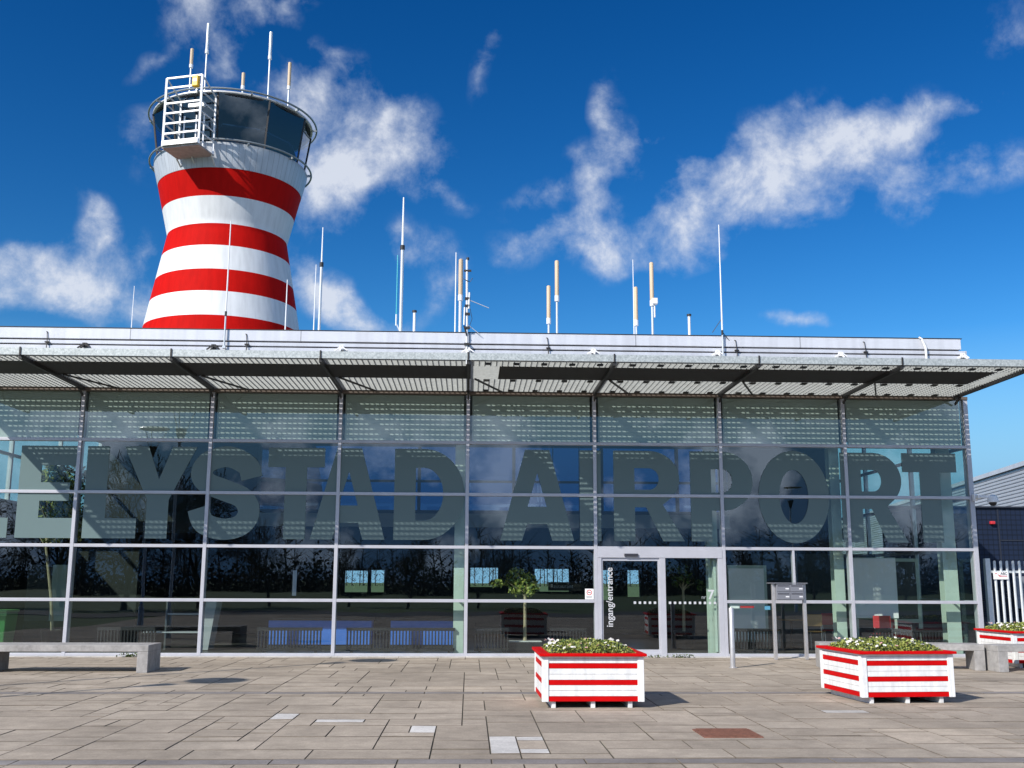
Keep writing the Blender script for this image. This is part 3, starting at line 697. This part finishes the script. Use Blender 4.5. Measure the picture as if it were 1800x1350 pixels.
t = thing('whip_antenna', 'thin teal whip antenna clamped low beside the tallest mast', 'antenna', (-1.90, 2, 8.25), 0, gR)
b = MB(); b.tube([(0,0,.2), (0.0,0,1.85)], .014, 8); b.build('whip', 'antenna_teal', t, smooth=True)
b = MB(); b.tube([(0,0,-.05), (0,0,.25)], .022, 8); b.bar((0,0,.0), (.11,0,-.22), .03); b.build('clamp', 'antenna_grey', t)
for x, lb in ((-1.43, 'short capped vent pipe on the roof just right of the tallest mast'), (5.77, 'short capped vent pipe alone on the right part of the roof')):
    t = thing('vent_pipe', lb, 'pipe', (x, 2, RZ), 0, 'capped vent pipes on the roof')
    b = MB(); b.tube([(0,0,0), (0,0,1.06)], .035, 10); b.build('pipe', 'antenna_white', t, smooth=True)
    b = MB(); b.tube([(0,0,1.06), (0,0,1.11)], .06, 12); b.build('cap', 'dark_steel', t, smooth=True)
whip(-.37, 2, RZ, RZ, 10.2, 'plain white whip antenna left of the tan rod over the roof middle', r1=.017, grp=gR)
collinear(-.24, 2, RZ, 8.95, 10.02, 'tan rod antenna beside the dipole mast at the roof middle', .058, .045, gR)
t = thing('dipole_mast', 'mast with dipole arms, brackets and cables at the roof middle', 'antenna', (-.05, -.2, 6.75), 0)
b = MB(); b.tube([(-.0,0,0), (0,0,1.0), (-.02,0,2.57)], [.015,.028,.028], 10); b.build('mast', 'antenna_white', t, smooth=True)
for q, rr in (([(.04,-.03,1.35), (.05,-.03,1.75)], .022), ([(-.07,-.03,.95), (-.06,-.03,1.38)], .022), ([(.06,-.02,1.56), (.52,0,1.38)], .010), ([(0,0,.98),(.32,0,.72)], .008), ([(.05,-.05,.33),(.18,-.05,.14)], .01)):
    b = MB(); b.tube(q, rr, 8); b.build('dipole_arm', 'antenna_grey', t, smooth=True)
b = MB()
for z in (.48, .88, 1.22, 1.42, 1.6): b.box(-.06, .07, -.05, .05, z-.02, z+.03)
b.box(-.09, .09, -.03, .03, 2.28, 2.32); b.tube([(-.1,0,2.1),(-.03,-.05,2.05),(.06,0,2.02),(.12,0,2.12)], .008, 6); b.tube([(0,0,2.57),(0,0,2.63)], .035, 8); b.bar((-.07,-.03,.93),(0,-.02,.68),.03); b.tube([(.07,-.04,1.35),(.12,-.04,1.1),(.06,-.04,.92)], .006, 6); b.build('clamp', 'dark_steel', t)
collinear(2.07, 2, RZ, 8.36, 9.33, 'shorter tan rod antenna of the left pair right of roof middle', .052, .028, gR)
collinear(2.29, 2, RZ, 8.97, 10.02, 'taller tan rod antenna of the left pair right of roof middle', .055, .030, gR)
whip(4.31, 2, RZ, RZ, 10.08, 'thin whip antenna touching the shorter rod of the right tan pair', r1=.013, grp=gR)
collinear(4.37, 2, RZ, 8.34, 9.33, 'shorter tan rod antenna of the right pair with a whip behind', .052, .026, gR)
t = collinear(4.80, 2, RZ, 8.88, 10.01, 'tan rod antenna with a white box on its mast', .055, .032, gR)
b = MB(); b.box(-.01, .14, -.1, .06, 1.36, 1.52); b.bar((.06,-.02,1.0),(.06,-.02,1.36),.04); b.build('white_box', 'antenna_white', t, bevel=.02)
t = whip(6.10, -.2, 7.0, 7.6, 10.32, 'tall thin white whip antenna alone on the parapet at right', .02, .017, gR)
b = MB(); b.bar((0,0,.95),(-.22,.1,.62),.012); b.bar((0,0,.62),(.25,.1,.35),.012); b.build('stay', 'dark_steel', t)
for x, z0, zm, z1, lb, y in ((-1.78, 21.7, 23.9, 24.75, 'short tan rod antenna behind the access cage of the tower', 19), (-1.13, 21.7, 24.6, 25.98, 'tallest rod antenna of the tower, behind the access cage', 19),
     (.52, 21.75, 22.95, 23.66, 'shortest rod antenna in the middle of the tower roof', 19), (1.64, 21.7, 24.39, 25.64, 'second tallest rod antenna right of the tower roof middle', 19), (2.53, 21.7, 22.98, 24.2, 'rod antenna at the right edge of the tower roof', 19)):
    collinear(-10.63+x, y, z0, zm, z1, lb, .075, .04, gT, 'antenna_grey' if 'tall' in lb else 'antenna_tan')

# ---------------------------------------------------------------- planters
def make_planter():
    t = thing('flower_planter', 'x', 'planter', (0,0,0), 0, 'striped planters on the plaza')
    W, Dp = .70, .73
    bands = [(.09,.160,1),(.160,.235,0),(.235,.305,0),(.305,.375,1),(.375,.450,0),(.450,.525,0),(.525,.595,1),(.595,.655,0),(.655,.685,0)]
    b = MB()
    for z0, z1, mi in bands:
        b.mi = mi; z0 += .002; z1 -= .002
        b.box(-W+.065, W-.065, -Dp+.014, -Dp+.04, z0, z1); b.box(-W+.065, W-.065, Dp-.04, Dp-.014, z0, z1)
        b.box(-W+.014, -W+.04, -Dp+.065, Dp-.065, z0, z1); b.box(W-.04, W-.014, -Dp+.065, Dp-.065, z0, z1)
    b.build('side_boards', ['planter_white', 'planter_red'], t)
    for sx in (-1, 1):
        for sy in (-1, 1):
            x0, x1 = sorted((sx*W, sx*(W-.09))); y0, y1 = sorted((sy*Dp, sy*(Dp-.09)))
            one('corner_post', 'planter_white', t, (x0, x1, y0, y1, .085, .685), bevel=.006)
    L, K = W+.035, Dp+.05
    one('rim', 'planter_red', t, (-L, L, -K, -K+.15, .687, .725), (-L, L, K-.15, K, .687, .725), (-L, -L+.15, -K+.151, K-.151, .687, .725), (L-.15, L, -K+.151, K-.151, .687, .725), bevel=.006)
    for x in (-.54, 0, .51):
        one('foot', 'planter_white', t, (x-.03, x+.03, -Dp+.05, Dp-.05, 0, .088), bevel=.004)
    one('soil', 'soil', t, (-W+.05, W-.05, -Dp+.05, Dp-.05, .5, .68))
    b = MB()
    def sm():
        x = random.uniform(-.60, .60); y = random.uniform(-.64, .64); e = max(abs(x)/.62, abs(y)/.66)
        return (x, y, .70+random.uniform(.0, .16)*(1-e**5)+.025*math.sin(x*9+y*7)*(1-e))
    leaves(b, 11000, sm, .0225, (0, 1, 1, 1, 2), updir=.5)
    fl = b.build('plants', ['leaf', 'leaf_light', 'leaf_dark'], t)
    b = MB()
    for _ in range(95):
        x = random.uniform(-.58, .58); y = random.uniform(-.62, .62); z = .80+random.uniform(-.02, .06)*1; b.mi = 1 if random.random() < .18 else 0
        n_ = 5; r = random.uniform(.014, .026); tl = Vector((random.gauss(0,.4), random.gauss(-.3,.4), 1)).normalized(); e1 = tl.orthogonal().normalized(); e2 = tl.cross(e1); c0 = Vector((x, y, z))
        for q in range(n_):
            a0 = q*2*PI/n_; a1 = a0+1.0
            b.add([c0, c0+(e1*math.cos(a0)+e2*math.sin(a0))*r+tl*.004, c0+(e1*math.cos((a0+a1)/2)+e2*math.sin((a0+a1)/2))*r*1.25, c0+(e1*math.cos(a1)+e2*math.sin(a1))*r+tl*.004], [(0,1,2,3)])
    b.build('blossom', ['petal', 'petal_pink'], fl)
    return t
pl = make_planter(); pl.location = (1.765, -9.27, .0); pl.rotation_euler[2] = math.radians(.6)
pl['label'] = 'striped flower planter in front of the glass entrance, middle of the plaza'
gP = 'striped planters on the plaza'
dup(pl, (6.30, -8.72, 0), math.radians(4.5), 'striped flower planter in front of the concrete bench, right of the entrance', gP)
dup(pl, (11.80, -2.42, 0), math.radians(2), 'striped flower planter by the palisade fence, cut off by the right edge', gP)

# ---------------------------------------------------------------- benches
def bench(L, label, loc, rz, Wd=.85, H=.50):
    t = thing('concrete_bench', label, 'bench', loc, rz, 'grey concrete benches'); h = L/2; q = Wd/2
    one('seat', 'concrete_bench', t, (-h, h, -q, q, H-.12, H), bevel=.008)
    one('leg', 'concrete_bench', t, (h-.20, h, -q, q, 0, H-.121), bevel=.008); one('leg', 'concrete_bench', t, (-h, -h+.20, -q, q, 0, H-.121), bevel=.008)
    return t
bench(3.05, 'grey concrete bench at the left before the glass front', (-7.38, -4.02, 0), math.radians(.5))
bench(3.15, 'grey concrete bench partly hidden behind the right planter', (8.70, -3.27, 0), math.radians(-9.5), .62)
bench(3.0, 'grey concrete bench running out of the photo at right', (11.78, -3.75, 0), math.radians(4), .62)

# ---------------------------------------------------------------- small street furniture
t = thing('mailbox_stand', 'grey four door letterbox bank on two steel posts by the entrance', 'mailbox', (7.24, -.88, 0), math.radians(4))
one('post', 'stainless', t, (-.39, -.32, -.04, .04, 0, 1.66), bevel=.006); one('post', 'stainless', t, (.32, .39, -.04, .04, 0, 1.66), bevel=.006)
bxm = one('letterbox', 'mailbox_grey', t, (-.318, .318, -.10, .22, 1.30, 1.645), bevel=.004); one('rain_cap', 'mailbox_grey', t, (-.42, .40, -.13, .25, 1.662, 1.68))
for cx_ in (-.16, .155):
    for z in (1.31, 1.485):
        dd = one('letterbox_door', 'mailbox_grey', t, (cx_-.15, cx_+.15, -.112, -.101, z, z+.155), bevel=.003)
        one('name_tag', 'sign_white', dd, (cx_+.05, cx_+.13, -.1145, -.1125, z+.05, z+.075)); one('mail_slot', 'sign_dark', dd, (cx_-.13, cx_+.13, -.1145, -.1125, z+.115, z+.135))
t = thing('ash_bollard', 'slim stainless steel bollard standing right of the entrance door', 'bollard', (5.37, -3.15, 0))
b = MB(); b.lathe([(.052, 0), (.052, 1.17), (.046, 1.18)], 24); b.build('post', 'stainless', t, smooth=True)
b = MB(); b.lathe([(.085, 0), (.085, .012), (.056, .02)], 24); b.build('base_flange', 'stainless', t, smooth=True)
b = MB()
gx0, gx1, gy0, gy1 = 2.68, 3.34, -12.76, -12.12
b.box(gx0, gx1, gy0, gy0+.03, .0, .014); b.box(gx0, gx1, gy1-.03, gy1, .0, .014); b.box(gx0, gx0+.03, gy0+.03, gy1-.03, 0, .014); b.box(gx1-.03, gx1, gy0+.03, gy1-.03, 0, .014)
for k in range(13): b.box(gx0+.03, gx1-.03, gy0+.05+k*.045, gy0+.068+k*.045, .006, .024)
b.mi = 1; b.box(gx0+.01, gx1-.01, gy0+.01, gy1-.01, .003, .006)
tag(b.build('drain_grate', ['rust_grate', 'soil']), 'rusty square drain grate set in the paving at right', 'grate')
b = MB(); leaves(b, 90, lambda: (3.9+random.gauss(0,.35), -.31+random.gauss(0,.015), random.uniform(.005, .06)), .03, updir=1.2)
leaves(b, 60, lambda: (4.9+random.gauss(0,.12), -.33+random.gauss(0,.02), random.uniform(.005, .08)), .03, updir=1.2)
tag(b.build('weeds', ['moss']), 'green weeds sprouting at the foot of the entrance door', 'weeds')
b = MB(); leaves(b, 110, lambda: (-7.3+random.gauss(0,.18), -.32+random.gauss(0,.02), random.uniform(.005, .08)), .035, updir=1.2)
tag(b.build('weeds', ['moss']), 'green weed tuft behind the left bench at the glass foot', 'weeds')
# camera on the corner
t = thing('security_camera', 'white dome camera on an arm at the right corner of the terminal', 'camera', (12.05, -.08, 3.62))
b = MB(); b.box(-.07, .02, -.10, -.0, -.02, .14); b.box(.02, .30, -.24, -.16, .04, .10); b.box(-.03, .06, -.22, -.08, .03, .11); b.build('arm', 'antenna_white', t, bevel=.008)
b = MB(); b.lathe([(.03, .12), (.10, .08), (.125, -.02), (.12, -.06)], 24, c=(.33, -.20)); b.build('housing', 'antenna_white', t, smooth=True)
b = MB(); b.lathe([(.085, -.062), (.08, -.10), (.05, -.135), (.01, -.145)], 24, c=(.33, -.20)); b.build('dome', 'black_rubber', t, smooth=True)

# ---------------------------------------------------------------- right hand side: fence, shed, warehouse
t = thing('palisade_fence', 'white steel palisade fence closing the yard at right of the terminal', 'fence', (12.5, .5, 0))
one('gate_post', 'palisade', t, (-.06, .06, -.06, .06, 0, 2.27), bevel=.005)
one('rail', 'palisade', t, (.08, 5.2, -.035, .0, 1.93, 1.985)); one('rail', 'palisade', t, (.08, 5.2, -.035, .0, .35, .40))
for k in range(34):
    x = .165+k*.151
    b = MB(); b.add([(x-.032,-.055,.08),(x-.012,-.07,.08),(x+.012,-.07,.08),(x+.032,-.055,.08),(x-.032,-.055,2.2),(x-.012,-.07,2.22),(x+.012,-.07,2.22),(x+.032,-.055,2.2),
        (x-.032,-.045,.08),(x+.032,-.045,.08),(x-.032,-.045,2.2),(x+.032,-.045,2.2)], [(0,1,5,4),(1,2,6,5),(2,3,7,6),(9,8,10,11),(3,9,11,7),(8,0,4,10),(4,5,6,7,11,10)]); b.build('pale', 'palisade', t)
t = thing('fence_sign', 'small white sign with dark letters and a red mark on the palisade fence', 'sign', (12.78, .41, 1.875))
one('board', 'sign_white', t, (-.185, .185, -.006, .006, -.10, .085), bevel=.004)
text('lettering', 'ABC', .085, 'sign_dark', t, upright(-.01, -.009, .01), .001)
flat_poly('emblem', [[(-.145,.045),(-.10,.045),(-.04,-.035),(.02,-.03),(.15,-.03),(.15,-.015),(.02,-.012),(-.03,-.005),(-.09,.03),(-.135,.028)]], 'sign_red', t, upright(0, -.008, 0))
# dark blue shed facing the plaza
t = thing('blue_shed', 'dark blue clad shed behind the palisade fence', 'building', (13.4, 9, 0))
one('wall', 'cladding_blue', t, (0, 14, 0, .2, 1.5, 4.08)); one('lower_wall', 'shed_dark', t, (0, 14, .01, .2, 0, 1.499))
b = MB()
for k in range(16): b.box(0, 14, -.05, .0, 1.55+k*.068-.9, 1.58+k*.068-.9)
b.build('louvres', 'cladding_blue', t)
for x in (1.0, 3.75, 6.5): one('panel_joint', 'shed_dark', t, (x-.02, x+.02, -.012, -.001, 1.5, 4.07))
one('panel_joint', 'shed_dark', t, (3.78, 9, -.02, -.001, 3.02, 3.06))
one('roof_edge', 'shed_dark', t, (-.05, 14, -.06, .3, 4.081, 4.13)); one('alarm_box', 'sign_red', t, (3.45, 3.6, -.12, -.001, 3.55, 3.65), bevel=.02)
one('meter_box', 'mailbox_grey', t, (4.1, 4.5, -.15, -.052, .9, 1.9))
# warehouse: a long wall of horizontally ribbed sheet running back
t = thing('warehouse', 'long grey warehouse clad in horizontal ribbed sheet behind the blue shed', 'building', (20.84, 14, 0), math.radians(260))
b = MB(); n = 48; Lw = 4.5; L0 = -80
for k in range(n):
    z0 = 1.0+k*.135
    if z0 > 5.9: break
    b.add([(L0, 0, z0), (Lw, 0, z0), (Lw, -.035, z0+.03), (L0, -.035, z0+.03), (L0, -.035, z0+.095), (Lw, -.035, z0+.095), (Lw, 0, z0+.125), (L0, 0, z0+.125), (L0, 0, z0+.135), (Lw, 0, z0+.135)], [(3,2,1,0),(4,5,2,3),(7,6,5,4),(8,9,6,7)])
b.build('ribbed_cladding', 'cladding_grey', t)
one('wall', 'shed_dark', t, (L0, Lw, .03, 20, 0, 6.0)); one('eaves_trim', 'rail_metal', t, (L0, Lw, -.12, 20, 6.001, 6.17))

# ---------------------------------------------------------------- inside the hall
def radiator(x0, x1, label):
    t = thing('convector_radiator', label, 'radiator', ((x0+x1)/2, .33, .012), 0, 'finned radiators behind the glass front'); h = (x1-x0)/2
    one('top_rail', 'radiator_black', t, (-h, h, -.05, .05, .54, .61)); one('bottom_rail', 'radiator_black', t, (-h, h, -.05, .05, .09, .15)); one('foot', 'radiator_black', t, (-h+.1, -h+.16, -.04, .04, 0, .09), (h-.16, h-.1, -.04, .04, 0, .09))
    b = MB(); x = -h+.02
    while x < h: b.box(x-.014, x+.014, -.045, .045, .15, .54); x += .075
    b.build('fins', 'radiator_black', t); return t
for x0, x1, lb in ((-8.4,-7.1,'black finned radiator behind the second bay from the left'),(-4.78,-3.3,'black finned radiator before the left end of the blue counter'),(-2.74,-.25,'long black finned radiator before the blue counter gap'),(.2,1.0,'short black finned radiator left of the small potted tree'),(1.95,2.8,'black finned radiator right of the small potted tree'),(6.25,7.1,'black finned radiator behind the letterbox bank'),(9.6,11.2,'black finned radiator under the white display boards')):
    radiator(x0, x1, lb)
def counter(x0, x1, label):
    t = thing('reception_counter', label, 'counter', ((x0+x1)/2, 1.85, .012), 0, 'blue reception counters'); h = (x1-x0)/2
    one('front_panel', 'blue_panel', t, (-h, h, 0, .04, .14, .71)); one('counter_top', 'interior_dark', t, (-h-.03, h+.03, -.02, .62, .713, .75)); one('plinth', 'interior_dark', t, (-h, h, .03, .55, 0, .138)); one('side_panel', 'blue_panel', t, (-h, -h+.03, .045, .58, .14, .71)); one('side_panel', 'blue_panel', t, (h-.03, h, .045, .58, .14, .71))
counter(-4.81, -2.31, 'long blue fronted reception counter at left inside the hall'); counter(-1.84, -.09, 'shorter blue fronted reception counter beside the steel column')
def potted(name, label, loc, h_tr, cr, n, mats, pot, size=.05, lean=.0):
    t = thing(name, label, 'tree', loc)
    if pot:
        one('planter_tub', 'radiator_black', t, (-.42, .42, -.3, .3, 0, .28)); one('pebble_fill', 'pebbles_white', t, (-.38, .38, -.26, .26, .282, .30))
        z0 = .30
    else:
        b = MB(); b.lathe([(.2, 0), (.28, .45), (.26, .45), (.25, .40)], 24); b.build('planter_tub', 'radiator_black', t, smooth=True); z0 = .40
    b = MB(); b.tube([(0,0,z0), (lean*.3,0,z0+(h_tr-z0)*.4), (lean,0,h_tr), (lean*.9, .02, h_tr+cr[2]*.7)], [.045, .038, .032, .018], 8)
    for k in range(9):
        a = k*2.4; q = Vector((lean, 0, h_tr+cr[2]*.1*(k % 4))); e = q+Vector((cr[0]*.7*math.cos(a), cr[1]*.7*math.sin(a), cr[2]*random.uniform(.2, .8))); b.tube([q, (q+e)/2+Vector((0,0,.03)), e], [.016, .011, .005], 5)
    b.build('trunk', 'bark_pale', t, smooth=True)
    b = MB(); cl = [(Vector((random.gauss(0,.5), random.gauss(0,.5), random.gauss(0,.5))), random.uniform(.25, .5)) for _ in range(16)]
    def sm():
        c, r = random.choice(cl); d = Vector((random.gauss(0,1), random.gauss(0,1), random.gauss(0,1))).normalized()*r*random.random()**.4; q = c*.9+d
        return (lean+q.x*cr[0], q.y*cr[1], h_tr+cr[2]*.55+q.z*cr[2]*.62)
    leaves(b, n, sm, size, mats); b.build('crown', ['leaf', 'leaf_light', 'leaf_dark'], t)
potted('potted_tree', 'tall leafy potted tree standing indoors behind the letter E', (-10.2, 2.4, .012), 2.45, (.75, .6, 1.85), 8500, (0,1,1,1), False, .055, -.32)
potted('potted_tree', 'small round potted tree in a black tub indoors left of the entrance', (1.40, .80, .012), 1.32, (.60, .45, .62), 1300, (1,1,0,2), True, .055)
potted('potted_tree', 'dark leafy potted plant standing inside right of the entrance door', (5.55, 2.6, .012), 1.45, (.42, .4, .6), 700, (2,2,0), False, .06)
# bin
t = thing('wheelie_bin', 'green wheeled bin standing indoors at the left end', 'bin', (-10.80, .72, .012))
b = MB(); b.add([(-.24,-.26,.08),(.24,-.26,.08),(.24,.26,.08),(-.24,.26,.08),(-.29,-.34,.92),(.29,-.34,.92),(.29,.34,.92),(-.29,.34,.92)], [(3,2,1,0),(4,5,6,7),(0,1,5,4),(1,2,6,5),(2,3,7,6),(3,0,4,7)]); body = b.build('body', 'bin_green', t, bevel=.02)
one('lid', 'bin_lid', t, (-.31, .31, -.37, .36, .925, .985), bevel=.02); one('rim', 'bin_lid', t, (-.305, .305, -.365, -.345, .85, .92))
for sx in (-.2, .2):
    b = MB(); b.tube([(sx-.03,.3,.1),(sx+.03,.3,.1)], .1, 16); b.build('wheel', 'black_rubber', t)
b = MB(); b.tube([(.03+.09*math.sin(a*PI/16), -.318, .55+.045*math.sin(a*PI/8)) for a in range(32)], .01, 6, closed=True); b.build('emblem', 'antenna_grey', body)
# boards, partition, furniture
t = thing('display_board', 'large white display board on the right, wider left one of two', 'display board', (10.10, 1.45, .012), math.radians(-4))
one('panel', 'sign_white', t, (-.56, .54, 0, .04, .82, 2.27)); one('frame', 'column_green', t, (-.58, .56, .041, .06, .80, 2.29)); one('foot', 'column_green', t, (-.5, -.44, .0, .3, 0, .80), (.44, .5, .0, .3, 0, .80))
t = thing('display_board', 'dark glazed display board in a white frame beside the corner column', 'display board', (11.0, 1.9, .012), math.radians(6))
one('panel', 'interior_grey', t, (-.36, .36, .01, .03, .78, 2.2)); one('frame', 'column_green', t, (-.45, -.361, 0, .05, .1, 2.28), (.361, .45, 0, .05, .1, 2.28), (-.361, .361, 0, .05, 2.2, 2.28), (-.361, .361, 0, .05, .68, .779))
t = thing('display_board', 'pale grey board on legs standing just right of the entrance', 'display board', (7.15, 2.3, .012))
one('panel', 'sign_white', t, (-.48, .42, 0, .03, .25, 2.02)); one('frame', 'column_green', t, (-.5, .5, .031, .05, .2, 2.1)); one('leg', 'column_green', t, (-.45, -.4, .0, .04, 0, .2), (.4, .45, .0, .04, 0, .2))
t = thing('partition_panel', 'grey green cupboard panel beside the leafy tree at left', 'cupboard', (-10.9, 3.6, .012))
one('front', 'interior_grey', t, (-.5, .12, 0, .4, .62, 2.05)); one('door', 'column_green', t, (.13, .5, .0, .4, .62, 2.05)); one('plinth', 'interior_dark', t, (-.5, .5, .02, .4, 0, .618))
t = thing('info_desk', 'slanted white desk end with shelves in the second bay', 'desk', (-6.35, 1.6, .012))
b = MB(); b.add([(-.02,0,.02),(.16,0,.02),(.32,0,1.2),(.06,0,1.2),(-.02,.6,.02),(.16,.6,.02),(.32,.6,1.2),(.06,.6,1.2)], [(0,1,2,3),(7,6,5,4),(0,4,5,1),(1,5,6,2),(2,6,7,3),(3,7,4,0)]); b.build('end_panel', 'mezzanine_grey', t)
one('shelf', 'mezzanine_grey', t, (-.85, .05, .02, .55, 1.17, 1.2), (-.85, .05, .02, .55, .85, .88), (-1.4, 0, .0, .6, .42, .45)); one('side_panel', 'interior_grey', t, (-.9, -.86, .02, .55, .02, 1.2))
def table(x, y, label):
    t = thing('round_table', label, 'table', (x, y, .012), 0, 'round wooden cafe tables')
    b = MB(); b.lathe([(.01,.70),(.36,.70),(.38,.715),(.36,.73),(.01,.73)], 32); b.build('top', 'wood_orange', t, smooth=True)
    b = MB(); b.lathe([(.22,0),(.2,.02),(.03,.04),(.03,.70)], 16); b.build('pedestal', 'radiator_black', t, smooth=True)
def chair(x, y, rz, m, label):
    t = thing('cafe_chair', label, 'chair', (x, y, .012), rz, 'cafe chairs in the hall')
    one('seat', m, t, (-.21, .21, -.21, .21, .43, .46), bevel=.01); one('backrest', m, t, (-.21, .21, .18, .21, .58, .88), bevel=.015)
    for sx in (-.18, .18):
        for sy in (-.18, .18):
            b = MB(); b.tube([(sx*1.05, sy*1.05, 0), (sx, sy, .43)], .012, 6); b.build('leg', 'stainless', t)
        b = MB(); b.tube([(sx, .19, .46), (sx, .205, .6)], .012, 6); b.build('back_post', 'stainless', t)
table(8.5, 3.2, 'round wooden table behind the letterbox bank, right one'); table(7.75, 4.2, 'round wooden table behind the letterbox bank, left one')
chair(8.95, 2.6, 2.6, 'wood_orange', 'wooden chair near the right round table'); chair(8.0, 3.3, 1.2, 'wood_orange', 'wooden chair between the two round tables'); chair(9.6, 3.2, .4, 'sign_red', 'red chair left of the large white display board'); chair(10.2, 1.5, 3.0, 'sign_red', 'red chair below the large white display board')
t = thing('restaurant_sign', 'dark hanging board with small white restaurant lettering inside', 'sign', (2.55, 3.2, 1.55))
one('board', 'interior_dark', t, (-.42, .55, 0, .03, -.1, .12)); text('lettering', 'Restaurant', .135, 'mezzanine_grey', t, upright(-.36, -.004, -.03)); one('hanger', 'interior_dark', t, (-.3, -.28, .0, .02, .12, 4.46), (.4, .42, .0, .02, .12, 4.46))

# ---------------------------------------------------------------- lamps, trees and land round about
def lamp(loc, label):
    t = thing('street_lamp', label, 'street lamp', loc, 0, 'disc topped street lamps')
    b = MB(); b.lathe([(.10, 0), (.09, .8), (.05, .85), (.045, 5.9)], 16); b.build('pole', 'antenna_grey', t, smooth=True)
    b = MB(); b.lathe([(.05, 5.85), (.16, 6.2), (.18, 6.3), (.02, 6.32)], 20); b.build('lantern', 'dark_steel', t, smooth=True)
    b = MB(); b.lathe([(.03, 6.98), (.5, 6.95), (.53, 6.97), (.5, 7.0), (.03, 7.04)], 32); b.build('reflector_disc', 'cage_metal', t, smooth=True)
    for k in range(3):
        a = k*2*PI/3; b = MB(); b.tube([(.15*math.cos(a), .15*math.sin(a), 6.25), (.46*math.cos(a), .46*math.sin(a), 6.95)], .014, 6); b.build('strut', 'antenna_grey', t)
    return t
l0 = lamp((-11.2, -12.9, 0), 'disc topped street lamp whose round shadow falls before the left bench')
gL = 'disc topped street lamps'
dup(l0, (-8.95, -8.2, 0), 0, 'disc topped street lamp whose shadow reaches the glass front', gL)
dup(l0, (18.4, -35.2, -.0), 0, 'disc topped street lamp mirrored in the glass behind the letter O', gL)
def bare_tree(seed, h):
    r = random.Random(seed); tb = MB(); cb_ = MB()
    def grow(mbd, p, d, L, rad_, lev):
        n_ = 3; pts = [p]; rs = [rad_]
        for k in range(n_):
            d = (d+Vector((r.gauss(0,.13), r.gauss(0,.13), r.gauss(.05,.08)))).normalized(); p = p+d*L/n_; pts.append(p); rs.append(rad_*(1-.45*(k+1)/n_))
        mbd.tube(pts, rs, 5 if lev < 2 else 3, caps=False)
        if lev >= 5: return
        m = [7, 5, 4, 4, 3][lev]
        for k in range(m):
            q = pts[r.randint(1, n_)] if k else pts[-1]
            ax = d.orthogonal(); ax.rotate(Matrix.Rotation(r.uniform(0, 6.28), 3, d)); nd = d.copy(); nd.rotate(Matrix.Rotation(r.uniform(.3, .85), 3, ax))
            grow(cb_, q, nd, L*r.uniform(.55, .8), max(rs[-1]*.66, .022), lev+1)
    grow(tb, Vector((0,0,0)), Vector((0,0,1)), h*.36, h*.02, 0)
    t = thing('bare_tree', 'x', 'tree', (0,0,0), 0, 'leafless trees beyond the road')
    tb.build('trunk', 'bark', t); cb_.build('crown', 'bark', t); return t
spots = [(-21.5,-44,1.0,0),(-17.2,-46,.86,1),(-26.5,-47,.95,2),(-13.2,-48,.62,0),(-4.0,-46,.50,1),(-8.4,-52,.48,2),(.5,-47,.46,0),(20.5,-52,.46,1),(24.0,-50,.50,2),(27.6,-49,.64,0),(31.5,-52,.62,1),(-31,-46,.9,1),(16.5,-58,.42,2)]
where = ['tallest leafless tree beyond the road at left, mirrored behind the letter Y','leafless tree beyond the road mirrored behind the letter S','tall leafless tree far left beyond the road','low leafless tree mirrored under the letter T','low leafless tree mirrored above the blue counter','small leafless tree standing back behind the left group','small leafless tree mirrored left of the small potted tree','low leafless tree mirrored left of the letter O','low leafless tree mirrored right of the mirrored lamp','leafless tree mirrored behind the last letter R','leafless tree mirrored near the right corner of the glass','leafless tree at the far left end of the row','smallest leafless tree far back on the lawn']
protos = [bare_tree(3, 10.5), bare_tree(5, 10.5), bare_tree(9, 10.5)]; used = [0,0,0]
for (x, y, s, k), lb in zip(spots, where):
    if used[k]: o = dup(protos[k], (x, y, -.03), random.uniform(0, 6), lb)
    else: o = protos[k]; used[k] = 1; o.location = (x, y, -.03); o['label'] = lb
    o.scale = (s, s, s)
def far_wood(name, y, x0, x1, hgt, label, nl=12000, sz=.22):
    b = MB(); r = random.Random(int(abs(y)))
    x = x0
    while x < x1:
        h = hgt*r.uniform(.6, 1.15); yy = y+r.uniform(-8, 8); b.tube([(x,yy,-.1),(x+r.uniform(-.3,.3),yy,h*.5),(x+r.uniform(-.6,.6),yy,h)], [.16,.1,.03], 4, caps=False)
        for k in range(26):
            z = h*r.uniform(.15, .95); a = r.uniform(0, 6.28); l = h*r.uniform(.12, .3)
            b.tube([(x,yy,z),(x+math.cos(a)*l,yy+math.sin(a)*l,z+l*r.uniform(.3,1.1))], [.06,.015], 3, caps=False)
        x += r.uniform(1.0, 2.4)
    leaves(b, nl, lambda: (r.uniform(x0, x1), y+r.uniform(-7, 7), abs(r.gauss(0, hgt*.24))), sz)
    tag(b.build(name, 'wood_far'), label, 'wood', kind='stuff')
far_wood('far_wood', 320, -160, 200, 15, 'far leafless wood beyond the airfield seen through the hall windows')
far_wood('far_wood', -125, -110, 120, 8, 'far leafless wood beyond the lawn mirrored in the glass', 36000, .30)
